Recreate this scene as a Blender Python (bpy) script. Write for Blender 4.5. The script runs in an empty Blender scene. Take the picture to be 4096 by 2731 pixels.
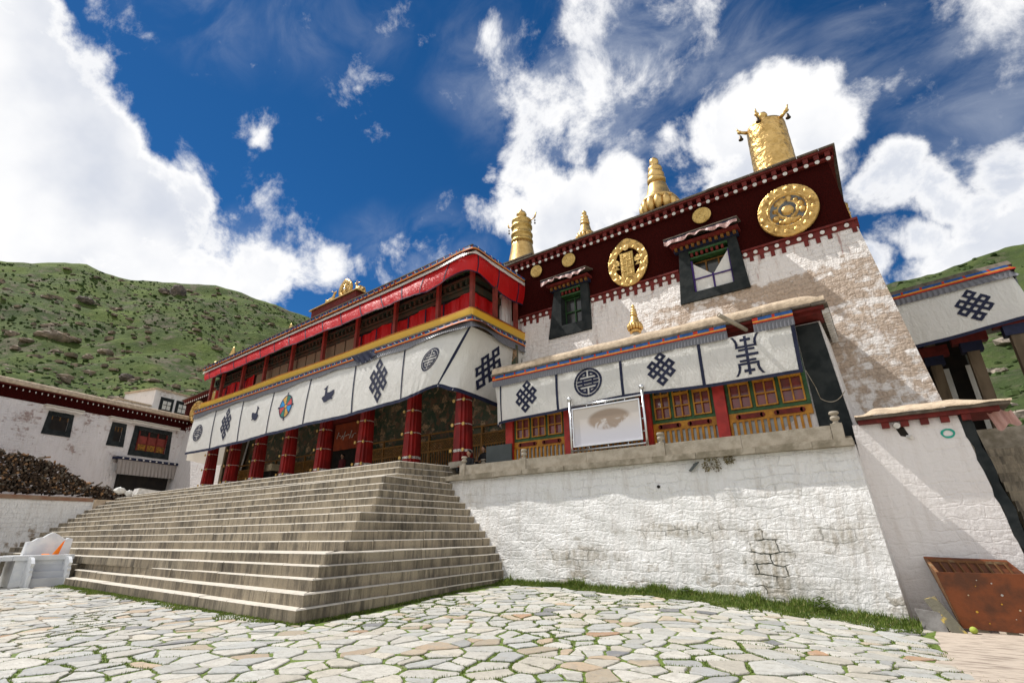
import bpy, math, random
import numpy as np
from mathutils import Matrix, Vector
random.seed(7)
SC = bpy.context.scene
COL = SC.collection

# ------------------------------------------------------------------ camera
cam = bpy.data.cameras.new('camera'); cam_o = bpy.data.objects.new('camera', cam); COL.objects.link(cam_o)
cam.sensor_width = 36; cam.lens = 17.716; cam.clip_start = .1; cam.clip_end = 4000
R = Matrix(((0.812, 0.217, 0.542), (0.584, -0.284, -0.760), (-0.010, 0.934, -0.357))).to_quaternion().to_matrix()
cam_o.matrix_world = Matrix.Translation((0, 0, 1.6)) @ R.to_4x4()
SC.camera = cam_o

# ------------------------------------------------------------------ light
SUN_FROM = Vector((-.63, -.105, 1)).normalized()
elev = math.asin(SUN_FROM.z)
sl = bpy.data.lights.new('sun', 'SUN'); sl.energy = 4.6; sl.angle = math.radians(.5); sl.color = (1, .97, .92)
so = bpy.data.objects.new('sun', sl); COL.objects.link(so)
so.rotation_euler = SUN_FROM.to_track_quat('Z', 'Y').to_euler()
SC.view_settings.view_transform = 'Standard'; SC.view_settings.look = 'None'
SC.view_settings.exposure = 0.27; SC.view_settings.gamma = 1

# ------------------------------------------------------------------ world: sky + clouds (in world directions)
VEILS = [(-0.662, 0.165, 0.731, 0.082, 0.204), (-0.593, 0.274, 0.757, 0.088, 0.19), (-0.514, 0.335, 0.79, 0.061, 0.136), (-0.614, 0.608, 0.503, 0.099, 0.306), (-0.674, 0.529, 0.515, 0.071, 0.238), (-0.397, 0.531, 0.749, 0.118, 0.374), (-0.262, 0.602, 0.754, 0.148, 0.476), (-0.126, 0.648, 0.751, 0.157, 0.51), (-0.234, 0.703, 0.672, 0.116, 0.408), (-0.031, 0.67, 0.741, 0.108, 0.34), (0.122, 0.732, 0.67, 0.111, 0.238), (0.231, 0.749, 0.621, 0.1, 0.442), (0.195, 0.811, 0.551, 0.115, 0.34), (0.122, 0.819, 0.56, 0.063, 0.204), (0.258, 0.784, 0.565, 0.065, 0.34), (-0.798, 0.366, 0.479, 0.063, 0.34), (-0.873, 0.222, 0.435, 0.092, 0.34)]
#@V@
CLOUDS = [(-0.763, 0.003, 0.647, 0.063, 1.5), (-0.818, 0.007, 0.576, 0.107, 1.6), (-0.848, 0.061, 0.526, 0.116, 1.6), (-0.841, 0.112, 0.529, 0.093, 1.6), (-0.893, 0.119, 0.435, 0.168, 1.6), (-0.845, 0.186, 0.501, 0.08, 1.5), (-0.836, 0.239, 0.495, 0.067, 1.4), (-0.825, 0.29, 0.485, 0.048, 1), (-0.895, 0.19, 0.404, 0.114, 1.3), (-0.859, 0.275, 0.432, 0.084, 1.2), (-0.816, 0.384, 0.433, 0.079, 1.0), (-0.763, 0.469, 0.444, 0.069, 0.85), (-0.711, 0.536, 0.455, 0.048, 0.6), (-0.778, 0.374, 0.504, 0.028, 0.6), (-0.758, 0.412, 0.506, 0.03, 0.58), (-0.715, 0.092, 0.693, 0.031, 0.3), (-0.655, 0.174, 0.735, 0.061, 0.25), (-0.603, 0.242, 0.76, 0.067, 0.22), (-0.49, 0.345, 0.8, 0.03, 0.52), (-0.466, 0.41, 0.784, 0.025, 0.56), (-0.384, 0.477, 0.79, 0.041, 0.5), (-0.354, 0.524, 0.775, 0.057, 0.62), (-0.353, 0.575, 0.739, 0.082, 0.68), (-0.249, 0.552, 0.796, 0.077, 0.62), (-0.366, 0.621, 0.693, 0.07, 0.66), (-0.24, 0.638, 0.732, 0.112, 0.5), (-0.116, 0.642, 0.758, 0.113, 0.42), (-0.255, 0.709, 0.658, 0.086, 0.5), (-0.301, 0.666, 0.682, 0.054, 0.6), (-0.412, 0.674, 0.613, 0.086, 1.3), (-0.472, 0.673, 0.57, 0.066, 1.3), (-0.367, 0.724, 0.584, 0.082, 1.3), (-0.291, 0.755, 0.588, 0.073, 1.2), (-0.404, 0.75, 0.524, 0.092, 1.4), (-0.295, 0.807, 0.512, 0.065, 1), (-0.48, 0.607, 0.633, 0.022, 0.6), (-0.192, 0.749, 0.634, 0.046, 0.6), (0.004, 0.749, 0.662, 0.062, 1.2), (0.059, 0.762, 0.645, 0.043, 1.1), (-0.056, 0.767, 0.639, 0.075, 1.3), (0.018, 0.794, 0.608, 0.072, 1.3), (-0.109, 0.772, 0.626, 0.056, 1), (-0.108, 0.819, 0.564, 0.067, 1), (-0.044, 0.82, 0.57, 0.093, 1), (0.085, 0.785, 0.614, 0.033, 0.8), (0.127, 0.786, 0.605, 0.025, 0.6), (-0.155, 0.789, 0.595, 0.042, 0.8), (-0.189, 0.79, 0.583, 0.039, 0.7), (0.231, 0.746, 0.625, 0.072, 0.3), (0.197, 0.804, 0.561, 0.087, 0.2), (0.124, 0.724, 0.678, 0.037, 0.3), (0.229, 0.852, 0.471, 0.047, 1), (0.106, 0.864, 0.492, 0.048, 1), (0.152, 0.874, 0.462, 0.042, 1), (0.184, 0.884, 0.431, 0.052, 1), (0.221, 0.893, 0.392, 0.065, 1), (0.119, 0.905, 0.408, 0.055, 1), (0.17, 0.916, 0.364, 0.067, 1), (0.079, 0.864, 0.497, 0.033, 0.9), (0.051, 0.925, 0.378, 0.039, 1), (0.128, 0.926, 0.354, 0.053, 1), (-0.742, 0.29, 0.605, 0.018, 0.52), (-0.61, 0.439, 0.66, 0.02, 0.52), (-0.673, 0.232, 0.702, 0.01, 0.45), (-0.586, 0.323, 0.743, 0.009, 0.5), (-0.672, 0.55, 0.496, 0.048, 0.32), (-0.614, 0.608, 0.503, 0.041, 0.25)]
#@CLOUDS@
W = bpy.data.worlds.new('World'); SC.world = W; W.use_nodes = True
nt = W.node_tree; N = nt.nodes; L = nt.links; N.clear()
out = N.new('ShaderNodeOutputWorld'); bg = N.new('ShaderNodeBackground'); bg.inputs[1].default_value = .14
sky = N.new('ShaderNodeTexSky'); sky.sky_type = 'NISHITA'; sky.sun_disc = False
sky.sun_elevation = elev; sky.sun_rotation = math.atan2(SUN_FROM.x, SUN_FROM.y)
sky.altitude = 3700; sky.air_density = 1.0; sky.dust_density = .3; sky.ozone_density = 3
hs = N.new('ShaderNodeHueSaturation'); hs.inputs['Saturation'].default_value = 1.30; hs.inputs['Value'].default_value = .60
L.new(sky.outputs[0], hs.inputs['Color'])
tc = N.new('ShaderNodeTexCoord')
def wm(op, a, b=None, c=None):
    n = N.new('ShaderNodeMath'); n.operation = op
    for i, v in enumerate((a, b, c)):
        if v is None: continue
        if isinstance(v, (int, float)): n.inputs[i].default_value = v
        else: L.new(v, n.inputs[i])
    return n.outputs[0]
nrm = N.new('ShaderNodeVectorMath'); nrm.operation = 'NORMALIZE'; L.new(tc.outputs['Generated'], nrm.inputs[0])
warp = N.new('ShaderNodeTexNoise'); warp.inputs['Scale'].default_value = 7; warp.inputs['Detail'].default_value = 9
L.new(nrm.outputs[0], warp.inputs['Vector'])
wv = N.new('ShaderNodeVectorMath'); wv.operation = 'MULTIPLY_ADD'
L.new(warp.outputs['Color'], wv.inputs[0]); wv.inputs[1].default_value = (.14, .14, .14); wv.inputs[2].default_value = (0, 0, 0)
sub = N.new('ShaderNodeVectorMath'); sub.operation = 'ADD'; L.new(nrm.outputs[0], sub.inputs[0]); L.new(wv.outputs[0], sub.inputs[1])
sub2 = N.new('ShaderNodeVectorMath'); sub2.operation = 'ADD'; L.new(sub.outputs[0], sub2.inputs[0]); sub2.inputs[1].default_value = (-.07, -.07, -.07)
CLOUDS += [(-.5, -.8, .35, .6, 1.2), (.4, -.8, .45, .7, 1.4), (.9, -.2, .35, .6, 1.4), (-.85, -.4, .3, .4, .8), (.75, .5, .5, .3, .8), (0, -.3, .95, .3, .6)]  # unseen clouds added behind and beside the camera for whiter fill light
acc = None
for (dx, dy, dz, r, w) in CLOUDS:
    dn = N.new('ShaderNodeVectorMath'); dn.operation = 'DISTANCE'; L.new(sub2.outputs[0], dn.inputs[0]); dn.inputs[1].default_value = (dx, dy, dz)
    mr = N.new('ShaderNodeMapRange'); mr.interpolation_type = 'SMOOTHSTEP'
    L.new(dn.outputs['Value'], mr.inputs[0])
    mr.inputs[1].default_value = r * 1.5; mr.inputs[2].default_value = r * .30; mr.inputs[3].default_value = 0; mr.inputs[4].default_value = w
    acc = mr.outputs[0] if acc is None else wm('MAXIMUM', acc, mr.outputs[0])
n1 = N.new('ShaderNodeTexNoise'); n1.inputs['Scale'].default_value = 7.5; n1.inputs['Detail'].default_value = 12; n1.inputs['Roughness'].default_value = .66
n1.inputs['Distortion'].default_value = .25
L.new(nrm.outputs[0], n1.inputs['Vector'])
n2 = N.new('ShaderNodeTexNoise'); n2.inputs['Scale'].default_value = 5; n2.inputs['Detail'].default_value = 5; n2.inputs['Roughness'].default_value = .5
L.new(nrm.outputs[0], n2.inputs['Vector'])
if acc is not None:
    nn = wm('MULTIPLY', wm('SUBTRACT', n1.outputs[0], .5), 2.9)
    dens = wm('ADD', acc, nn)
    cm = N.new('ShaderNodeMapRange'); cm.interpolation_type = 'SMOOTHSTEP'
    L.new(dens, cm.inputs[0]); cm.inputs[1].default_value = .26; cm.inputs[2].default_value = .92
    th = N.new('ShaderNodeMapRange'); th.interpolation_type = 'SMOOTHSTEP'; L.new(wm('MULTIPLY', n2.outputs[0], wm('ADD', wm('MINIMUM', dens, 1.15), .1)), th.inputs[0])
    th.inputs[1].default_value = .50; th.inputs[2].default_value = .95
    cc = N.new('ShaderNodeMix'); cc.data_type = 'RGBA'; L.new(th.outputs[0], cc.inputs[0])
    cc.inputs[6].default_value = (6.0, 6.0, 6.05, 1); cc.inputs[7].default_value = (3.9, 4.15, 4.7, 1)
    # thin high veils
    vacc = None
    for (dx, dy, dz, r, w) in VEILS:
        dn = N.new('ShaderNodeVectorMath'); dn.operation = 'DISTANCE'; L.new(sub2.outputs[0], dn.inputs[0]); dn.inputs[1].default_value = (dx, dy, dz)
        mr = N.new('ShaderNodeMapRange'); mr.interpolation_type = 'SMOOTHSTEP'; L.new(dn.outputs['Value'], mr.inputs[0])
        mr.inputs[1].default_value = r * 1.5; mr.inputs[2].default_value = 0; mr.inputs[3].default_value = 0; mr.inputs[4].default_value = w
        vacc = mr.outputs[0] if vacc is None else wm('MAXIMUM', vacc, mr.outputs[0])
    mpv = N.new('ShaderNodeMapping'); L.new(nrm.outputs[0], mpv.inputs[0]); mpv.inputs['Rotation'].default_value = (.3, .5, .9); mpv.inputs['Scale'].default_value = (3.2, 9, 7)
    nv = N.new('ShaderNodeTexNoise'); nv.inputs['Scale'].default_value = 1.2; nv.inputs['Detail'].default_value = 9; nv.inputs['Roughness'].default_value = .6; nv.inputs['Distortion'].default_value = .7
    L.new(mpv.outputs[0], nv.inputs['Vector'])
    vr = N.new('ShaderNodeMapRange'); vr.interpolation_type = 'SMOOTHSTEP'; L.new(nv.outputs[0], vr.inputs[0]); vr.inputs[1].default_value = .34; vr.inputs[2].default_value = .78
    va = wm('MULTIPLY', vacc, vr.outputs[0])
    vm = N.new('ShaderNodeMix'); vm.data_type = 'RGBA'; L.new(va, vm.inputs[0]); L.new(hs.outputs[0], vm.inputs[6]); vm.inputs[7].default_value = (5.4, 5.6, 5.9, 1)
    mx = N.new('ShaderNodeMix'); mx.data_type = 'RGBA'; L.new(cm.outputs[0], mx.inputs[0]); L.new(vm.outputs[2], mx.inputs[6]); L.new(cc.outputs[2], mx.inputs[7])
    L.new(mx.outputs[2], bg.inputs[0])
else:
    L.new(hs.outputs[0], bg.inputs[0])
L.new(bg.outputs[0], out.inputs[0])

# ------------------------------------------------------------------ mesh helpers
class MB:
    def __init__(s): s.v = []; s.f = []; s.m = []
    def quad(s, a, b, c, d, m=0):
        n = len(s.v); s.v += [tuple(a), tuple(b), tuple(c), tuple(d)]; s.f.append((n, n+1, n+2, n+3)); s.m.append(m)
    def poly(s, pts, m=0):
        n = len(s.v); s.v += [tuple(p) for p in pts]; s.f.append(tuple(range(n, n+len(pts)))); s.m.append(m)
    def hexa(s, p, m=0):   # 8 pts: bottom 0-3 (ccw from above), top 4-7
        n = len(s.v); s.v += [tuple(q) for q in p]
        for f in ((3, 2, 1, 0), (4, 5, 6, 7), (0, 1, 5, 4), (1, 2, 6, 5), (2, 3, 7, 6), (3, 0, 4, 7)):
            s.f.append(tuple(n+i for i in f)); s.m.append(m)
    def box(s, x0, x1, y0, y1, z0, z1, m=0):
        s.hexa([(x0, y0, z0), (x1, y0, z0), (x1, y1, z0), (x0, y1, z0), (x0, y0, z1), (x1, y0, z1), (x1, y1, z1), (x0, y1, z1)], m)
    def bar(s, a, b, w, h=None, m=0, up=(0, 0, 1)):
        h = h or w; a = Vector(a); b = Vector(b); d = (b-a).normalized(); u = Vector(up)
        if abs(d.dot(u)) > .98: u = Vector((1, 0, 0))
        r = d.cross(u).normalized()*w*.5; u2 = r.cross(d).normalized()*h*.5
        s.hexa([a-r-u2, a+r-u2, b+r-u2, b-r-u2, a-r+u2, a+r+u2, b+r+u2, b-r+u2], m)
    def tube(s, a, b, r0, r1=None, n=10, m=0, caps=True):
        r1 = r0 if r1 is None else r1; a = Vector(a); b = Vector(b); d = (b-a).normalized()
        u = Vector((0, 0, 1)) if abs(d.z) < .95 else Vector((1, 0, 0)); p = d.cross(u).normalized(); q = p.cross(d)
        i0 = len(s.v)
        for c, r in ((a, r0), (b, r1)):
            for k in range(n):
                t = 2*math.pi*k/n; s.v.append(tuple(c+(p*math.cos(t)+q*math.sin(t))*r))
        for k in range(n):
            s.f.append((i0+k, i0+(k+1) % n, i0+n+(k+1) % n, i0+n+k)); s.m.append(m)
        if caps:
            s.f.append(tuple(i0+k for k in reversed(range(n)))); s.m.append(m); s.f.append(tuple(i0+n+k for k in range(n))); s.m.append(m)
    def path(s, pts, r, n=8, m=0):
        for a, b in zip(pts[:-1], pts[1:]): s.tube(a, b, r, n=n, m=m)
    def lathe(s, prof, c=(0, 0, 0), n=28, m=0, mod=None):  # prof: (r,z)
        i0 = len(s.v); c = Vector(c)
        for (r, z) in prof:
            for k in range(n):
                t = 2*math.pi*k/n; rr = r*(mod(t, z) if mod else 1)
                s.v.append((c.x+rr*math.cos(t), c.y+rr*math.sin(t), c.z+z))
        for j in range(len(prof)-1):
            for k in range(n):
                a = i0+j*n+k; b = i0+j*n+(k+1) % n; s.f.append((a, b, b+n, a+n)); s.m.append(m)
        s.f.append(tuple(i0+k for k in reversed(range(n)))); s.m.append(m)
        j = len(prof)-1; s.f.append(tuple(i0+j*n+k for k in range(n))); s.m.append(m)
    def ball(s, c, r, n=10, m=0, sc=(1, 1, 1), jit=0):
        i0 = len(s.v); h = n//2
        for j in range(h+1):
            ph = math.pi*j/h
            for k in range(n):
                t = 2*math.pi*k/n; q = r*(1+random.uniform(-jit, jit))
                s.v.append((c[0]+q*sc[0]*math.sin(ph)*math.cos(t), c[1]+q*sc[1]*math.sin(ph)*math.sin(t), c[2]+q*sc[2]*math.cos(ph)))
        for j in range(h):
            for k in range(n):
                a = i0+j*n+k; b = i0+j*n+(k+1) % n; s.f.append((a, a+n, b+n, b)); s.m.append(m)
    def grid(s, fn, us, vs, m=0):   # fn(u,v)->pt ; m int or fn(i,j)
        i0 = len(s.v); nv = len(vs)
        for u in us:
            for v in vs: s.v.append(tuple(fn(u, v)))
        for i in range(len(us)-1):
            for j in range(nv-1):
                a = i0+i*nv+j; s.f.append((a, a+1, a+nv+1, a+nv)); s.m.append(m(i, j) if callable(m) else m)
    def build(s, name, mats, parent=None, smooth=False):
        me = bpy.data.meshes.new(name); me.from_pydata(s.v, [], s.f)
        mats = mats if isinstance(mats, (list, tuple)) else [mats]
        for q in mats: me.materials.append(q)
        if len(mats) > 1: me.polygons.foreach_set('material_index', s.m)
        if smooth: me.polygons.foreach_set('use_smooth', [True]*len(me.polygons))
        me.update()
        o = bpy.data.objects.new(name, me); COL.objects.link(o)
        if parent is not None:
            o.parent = parent; o.matrix_parent_inverse = Matrix.Translation(-parent.location)
        return o
def lin(a, b, n): return [a+(b-a)*i/(n-1) for i in range(n)]
def tag(o, label, cat, group=None, kind=None):
    if label: o['label'] = label
    if cat: o['category'] = cat
    if group: o['group'] = group
    if kind: o['kind'] = kind
    return o
def thing(name, label, cat, loc=(0, 0, 0), group=None):
    o = bpy.data.objects.new(name, None); COL.objects.link(o); o.location = loc; o.empty_display_size = .2
    bpy.context.view_layer.update() if False else None
    return tag(o, label, cat, group)
def copy_thing(o, delta, label=None, parent=None):
    c = o.copy(); COL.objects.link(c)
    if parent is None: c.location = Vector(o.location)+Vector(delta)
    else: c.parent = parent
    if label: c['label'] = label
    for ch in list(o.children): copy_thing(ch, delta, None, c)
    return c
def sh(x): return x*x*(3-2*x)

# ------------------------------------------------------------------ material helpers
def new_mat(name):
    m = bpy.data.materials.new(name); m.use_nodes = True; nt = m.node_tree; b = nt.nodes['Principled BSDF']; return m, nt, b
def nodef(nt):
    def mk(t, **kw):
        n = nt.nodes.new(t)
        for k, v in kw.items():
            if k in n.inputs: n.inputs[k].default_value = v
            else: setattr(n, k, v)
        return n
    return mk
def mth(nt, op, a, b=None, c=None, clamp=False):
    n = nt.nodes.new('ShaderNodeMath'); n.operation = op; n.use_clamp = clamp
    for i, v in enumerate((a, b, c)):
        if v is None: continue
        if isinstance(v, (int, float)): n.inputs[i].default_value = v
        else: nt.links.new(v, n.inputs[i])
    return n.outputs[0]
def mixc(nt, f, a, b, blend='MIX'):
    n = nt.nodes.new('ShaderNodeMix'); n.data_type = 'RGBA'; n.blend_type = blend
    for i, v in ((0, f), (6, a), (7, b)):
        if isinstance(v, (int, float)): n.inputs[i].default_value = v
        elif isinstance(v, tuple): n.inputs[i].default_value = (*v[:3], 1)
        else: nt.links.new(v, n.inputs[i])
    return n.outputs[2]
def ramp(nt, v, a, b, lo=0., hi=1.):
    n = nt.nodes.new('ShaderNodeMapRange'); n.interpolation_type = 'SMOOTHSTEP'
    nt.links.new(v, n.inputs[0]); n.inputs[1].default_value = a; n.inputs[2].default_value = b; n.inputs[3].default_value = lo; n.inputs[4].default_value = hi
    return n.outputs[0]
def coords(nt, scale=(1, 1, 1), kind='Object'):
    tc = nt.nodes.new('ShaderNodeTexCoord'); mp = nt.nodes.new('ShaderNodeMapping'); nt.links.new(tc.outputs[kind], mp.inputs[0]); mp.inputs['Scale'].default_value = scale
    return mp.outputs[0]
def noise(nt, vec, scale, detail=4, rough=.55, dist=0):
    n = nt.nodes.new('ShaderNodeTexNoise'); nt.links.new(vec, n.inputs['Vector']); n.inputs['Scale'].default_value = scale
    n.inputs['Detail'].default_value = detail; n.inputs['Roughness'].default_value = rough; n.inputs['Distortion'].default_value = dist
    return n.outputs[0]
def bump(nt, b, h, strength, dist=.02):
    n = nt.nodes.new('ShaderNodeBump'); n.inputs['Strength'].default_value = strength; n.inputs['Distance'].default_value = dist
    nt.links.new(h, n.inputs['Height']); nt.links.new(n.outputs[0], b.inputs['Normal']); return n
def pmat(name, c1, c2=None, scale=4, rough=.8, metal=0, bmp=.2, bscale=None, stretch=(1, 1, 1), spec=.3, lo=.35, hi=.65, bdist=.02, sheen=0, trans=0, detail=5):
    m, nt, b = new_mat(name); v = coords(nt, stretch)
    c2 = c2 or tuple(x*.7 for x in c1)
    n1 = noise(nt, v, scale, detail); col = mixc(nt, ramp(nt, n1, lo, hi), c1, c2)
    nt.links.new(col, b.inputs['Base Color']); b.inputs['Roughness'].default_value = rough; b.inputs['Metallic'].default_value = metal
    b.inputs['Specular IOR Level'].default_value = spec
    if sheen: b.inputs['Sheen Weight'].default_value = sheen
    if bmp: bump(nt, b, noise(nt, v, bscale or scale*4, 6), bmp, bdist)
    if trans:
        tr = nt.nodes.new('ShaderNodeBsdfTranslucent'); nt.links.new(col, tr.inputs[0]); mx = nt.nodes.new('ShaderNodeMixShader'); mx.inputs[0].default_value = trans
        nt.links.new(b.outputs[0], mx.inputs[1]); nt.links.new(tr.outputs[0], mx.inputs[2]); nt.links.new(mx.outputs[0], nt.nodes['Material Output'].inputs[0])
    return m

def wall_mat(name, paint=(.74, .72, .70), stone=(.42, .30, .21), stone2=(.50, .38, .28), brick=(.55, .22), expose=0., zlo=None, zhi=None, patches=(), relief=1., dirt=.5, redpaint=False, bottom=None, xr=None):
    """whitewashed rubble masonry: relief of courses, worn patches where stone shows, streaks of dirt"""
    m, nt, b = new_mat(name); mk = nodef(nt)
    geo = nt.nodes.new('ShaderNodeNewGeometry'); sp = nt.nodes.new('ShaderNodeSeparateXYZ'); nt.links.new(geo.outputs['Position'], sp.inputs[0])
    v = geo.outputs['Position']
    wn = nt.nodes.new('ShaderNodeTexNoise'); wn.inputs['Scale'].default_value = 1.6; wn.inputs['Detail'].default_value = 3; nt.links.new(v, wn.inputs['Vector'])
    ws = nt.nodes.new('ShaderNodeSeparateXYZ'); nt.links.new(wn.outputs['Color'], ws.inputs[0])
    xs = mth(nt, 'ADD', mth(nt, 'ADD', sp.outputs[0], sp.outputs[1]), mth(nt, 'MULTIPLY', ws.outputs[0], .55))
    zs = mth(nt, 'ADD', sp.outputs[2], mth(nt, 'MULTIPLY', ws.outputs[1], .36))
    cb = nt.nodes.new('ShaderNodeCombineXYZ'); nt.links.new(xs, cb.inputs[0]); nt.links.new(zs, cb.inputs[1])
    br = nt.nodes.new('ShaderNodeTexBrick'); nt.links.new(cb.outputs[0], br.inputs['Vector'])
    br.inputs['Scale'].default_value = 1; br.inputs['Brick Width'].default_value = brick[0]; br.inputs['Row Height'].default_value = brick[1]
    br.inputs['Mortar Size'].default_value = .022; br.inputs['Mortar Smooth'].default_value = .6; br.offset = .43; br.squash = 1
    br.inputs['Color1'].default_value = (.1, .1, .1, 1); br.inputs['Color2'].default_value = (.9, .9, .9, 1); br.inputs['Mortar'].default_value = (.5, .5, .5, 1)
    nA = noise(nt, v, .55, 4, .6); nB = noise(nt, v, 3.2, 6, .65); nC = noise(nt, v, 14, 6, .6)
    vs = nt.nodes.new('ShaderNodeMapping'); nt.links.new(v, vs.inputs[0]); vs.inputs['Scale'].default_value = (3, 3, .35)
    nS = noise(nt, vs.outputs[0], 1.6, 6, .65)
    mdr = nt.nodes.new('ShaderNodeMapping'); nt.links.new(v, mdr.inputs[0]); mdr.inputs['Scale'].default_value = (9, 9, 2.2); nDr = noise(nt, mdr.outputs[0], 1, 5, .6)
    # wear mask
    wear = mth(nt, 'ADD', mth(nt, 'MULTIPLY', nA, .8), mth(nt, 'MULTIPLY', nB, .7))
    bias = expose
    if zlo is not None:
        zz = ramp(nt, sp.outputs[2], zlo, zhi, 0, 1); wear = mth(nt, 'ADD', wear, mth(nt, 'MULTIPLY', zz, .34))
    if xr is not None:
        wear = mth(nt, 'ADD', wear, ramp(nt, mth(nt, 'ADD', sp.outputs[0], mth(nt, 'MULTIPLY', nA, 2.)), xr[0], xr[1], -xr[2], 0)); wear = mth(nt, 'ADD', wear, ramp(nt, sp.outputs[2], 9.8, 11.2, 0, -.35))
    if bottom is not None:
        zz = ramp(nt, sp.outputs[2], bottom[0], bottom[1], 1, 0); wear = mth(nt, 'ADD', wear, mth(nt, 'MULTIPLY', zz, bottom[2]))
    wear = mth(nt, 'ADD', wear, mth(nt, 'MULTIPLY', mth(nt, 'SUBTRACT', br.outputs['Color'], .5), .22))
    wmask = ramp(nt, wear, .94-bias, 1.10-bias)
    stc = mixc(nt, br.outputs['Color'], stone, stone2); stc = mixc(nt, ramp(nt, nC, .3, .7), stc, tuple(x*.72 for x in stone))
    pc = mixc(nt, ramp(nt, nS, .45, .75, 0, dirt), paint, (paint[0]*.62, paint[1]*.56, paint[2]*.50))
    pc = mixc(nt, ramp(nt, nC, .55, .8, 0, .35), pc, (paint[0]*.75, paint[1]*.68, paint[2]*.62))
    if redpaint:
        rp = ramp(nt, mth(nt, 'ADD', nS, mth(nt, 'MULTIPLY', ramp(nt, sp.outputs[2], 9.6, 11.6), .10)), .64, .76, 0, .55); pc = mixc(nt, rp, pc, (.30, .06, .05))
    col = mixc(nt, mth(nt, 'MULTIPLY', wmask, .85), pc, stc)
    mv = nt.nodes.new('ShaderNodeMapping'); nt.links.new(v, mv.inputs[0]); mv.inputs['Scale'].default_value = (1/brick[0]*1.1, 1/brick[0]*1.1, 1/brick[1]*1.0)
    wv_ = nt.nodes.new('ShaderNodeVectorMath'); wv_.operation = 'MULTIPLY_ADD'; nt.links.new(wn.outputs['Color'], wv_.inputs[0]); wv_.inputs[1].default_value = (.9, .9, .9); nt.links.new(mv.outputs[0], wv_.inputs[2])
    vo = nt.nodes.new('ShaderNodeTexVoronoi'); vo.feature = 'DISTANCE_TO_EDGE'; vo.inputs['Scale'].default_value = 1; nt.links.new(wv_.outputs[0], vo.inputs['Vector'])
    nD = noise(nt, v, 6.5, 7, .7)
    fade = ramp(nt, nA, .38, .62, .25, 1.)
    h = mth(nt, 'ADD', mth(nt, 'MULTIPLY', mth(nt, 'MULTIPLY', mth(nt, 'SUBTRACT', 1., br.outputs['Fac']), .22), fade), mth(nt, 'MULTIPLY', nC, .40))
    h = mth(nt, 'ADD', h, mth(nt, 'MULTIPLY', mth(nt, 'MULTIPLY', ramp(nt, vo.outputs['Distance'], 0, .16), .13), fade))
    h = mth(nt, 'ADD', h, mth(nt, 'ADD', mth(nt, 'ADD', mth(nt, 'MULTIPLY', nB, .4), mth(nt, 'MULTIPLY', nDr, .75)), mth(nt, 'MULTIPLY', nD, .6)))
    for (px, pz, rx, rz, amt) in patches:      # mossy black joints at a place of the wall
        dx = mth(nt, 'DIVIDE', mth(nt, 'SUBTRACT', sp.outputs[0], px), rx); dz = mth(nt, 'DIVIDE', mth(nt, 'SUBTRACT', sp.outputs[2], pz), rz)
        d = mth(nt, 'SQRT', mth(nt, 'ADD', mth(nt, 'MULTIPLY', dx, dx), mth(nt, 'MULTIPLY', dz, dz)))
        k = ramp(nt, mth(nt, 'ADD', d, mth(nt, 'MULTIPLY', mth(nt, 'SUBTRACT', nB, .5), 2.6)), 1.15, .5, 0, amt)
        kk = mth(nt, 'MULTIPLY', mth(nt, 'MULTIPLY', k, mth(nt, 'MULTIPLY', k, k)), ramp(nt, mth(nt, 'ADD', mth(nt, 'MULTIPLY', br.outputs['Fac'], .8), mth(nt, 'MULTIPLY', nDr, .9)), .70, 1.05))
        col = mixc(nt, mth(nt, 'MULTIPLY', k, ramp(nt, nDr, .3, .7, .1, .85)), col, (.33, .28, .20)); col = mixc(nt, kk, col, (.025, .028, .012))
    nt.links.new(col, b.inputs['Base Color']); b.inputs['Roughness'].default_value = .5; b.inputs['Specular IOR Level'].default_value = .5
    bump(nt, b, h, 1.*relief, .055)
    return m

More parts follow.
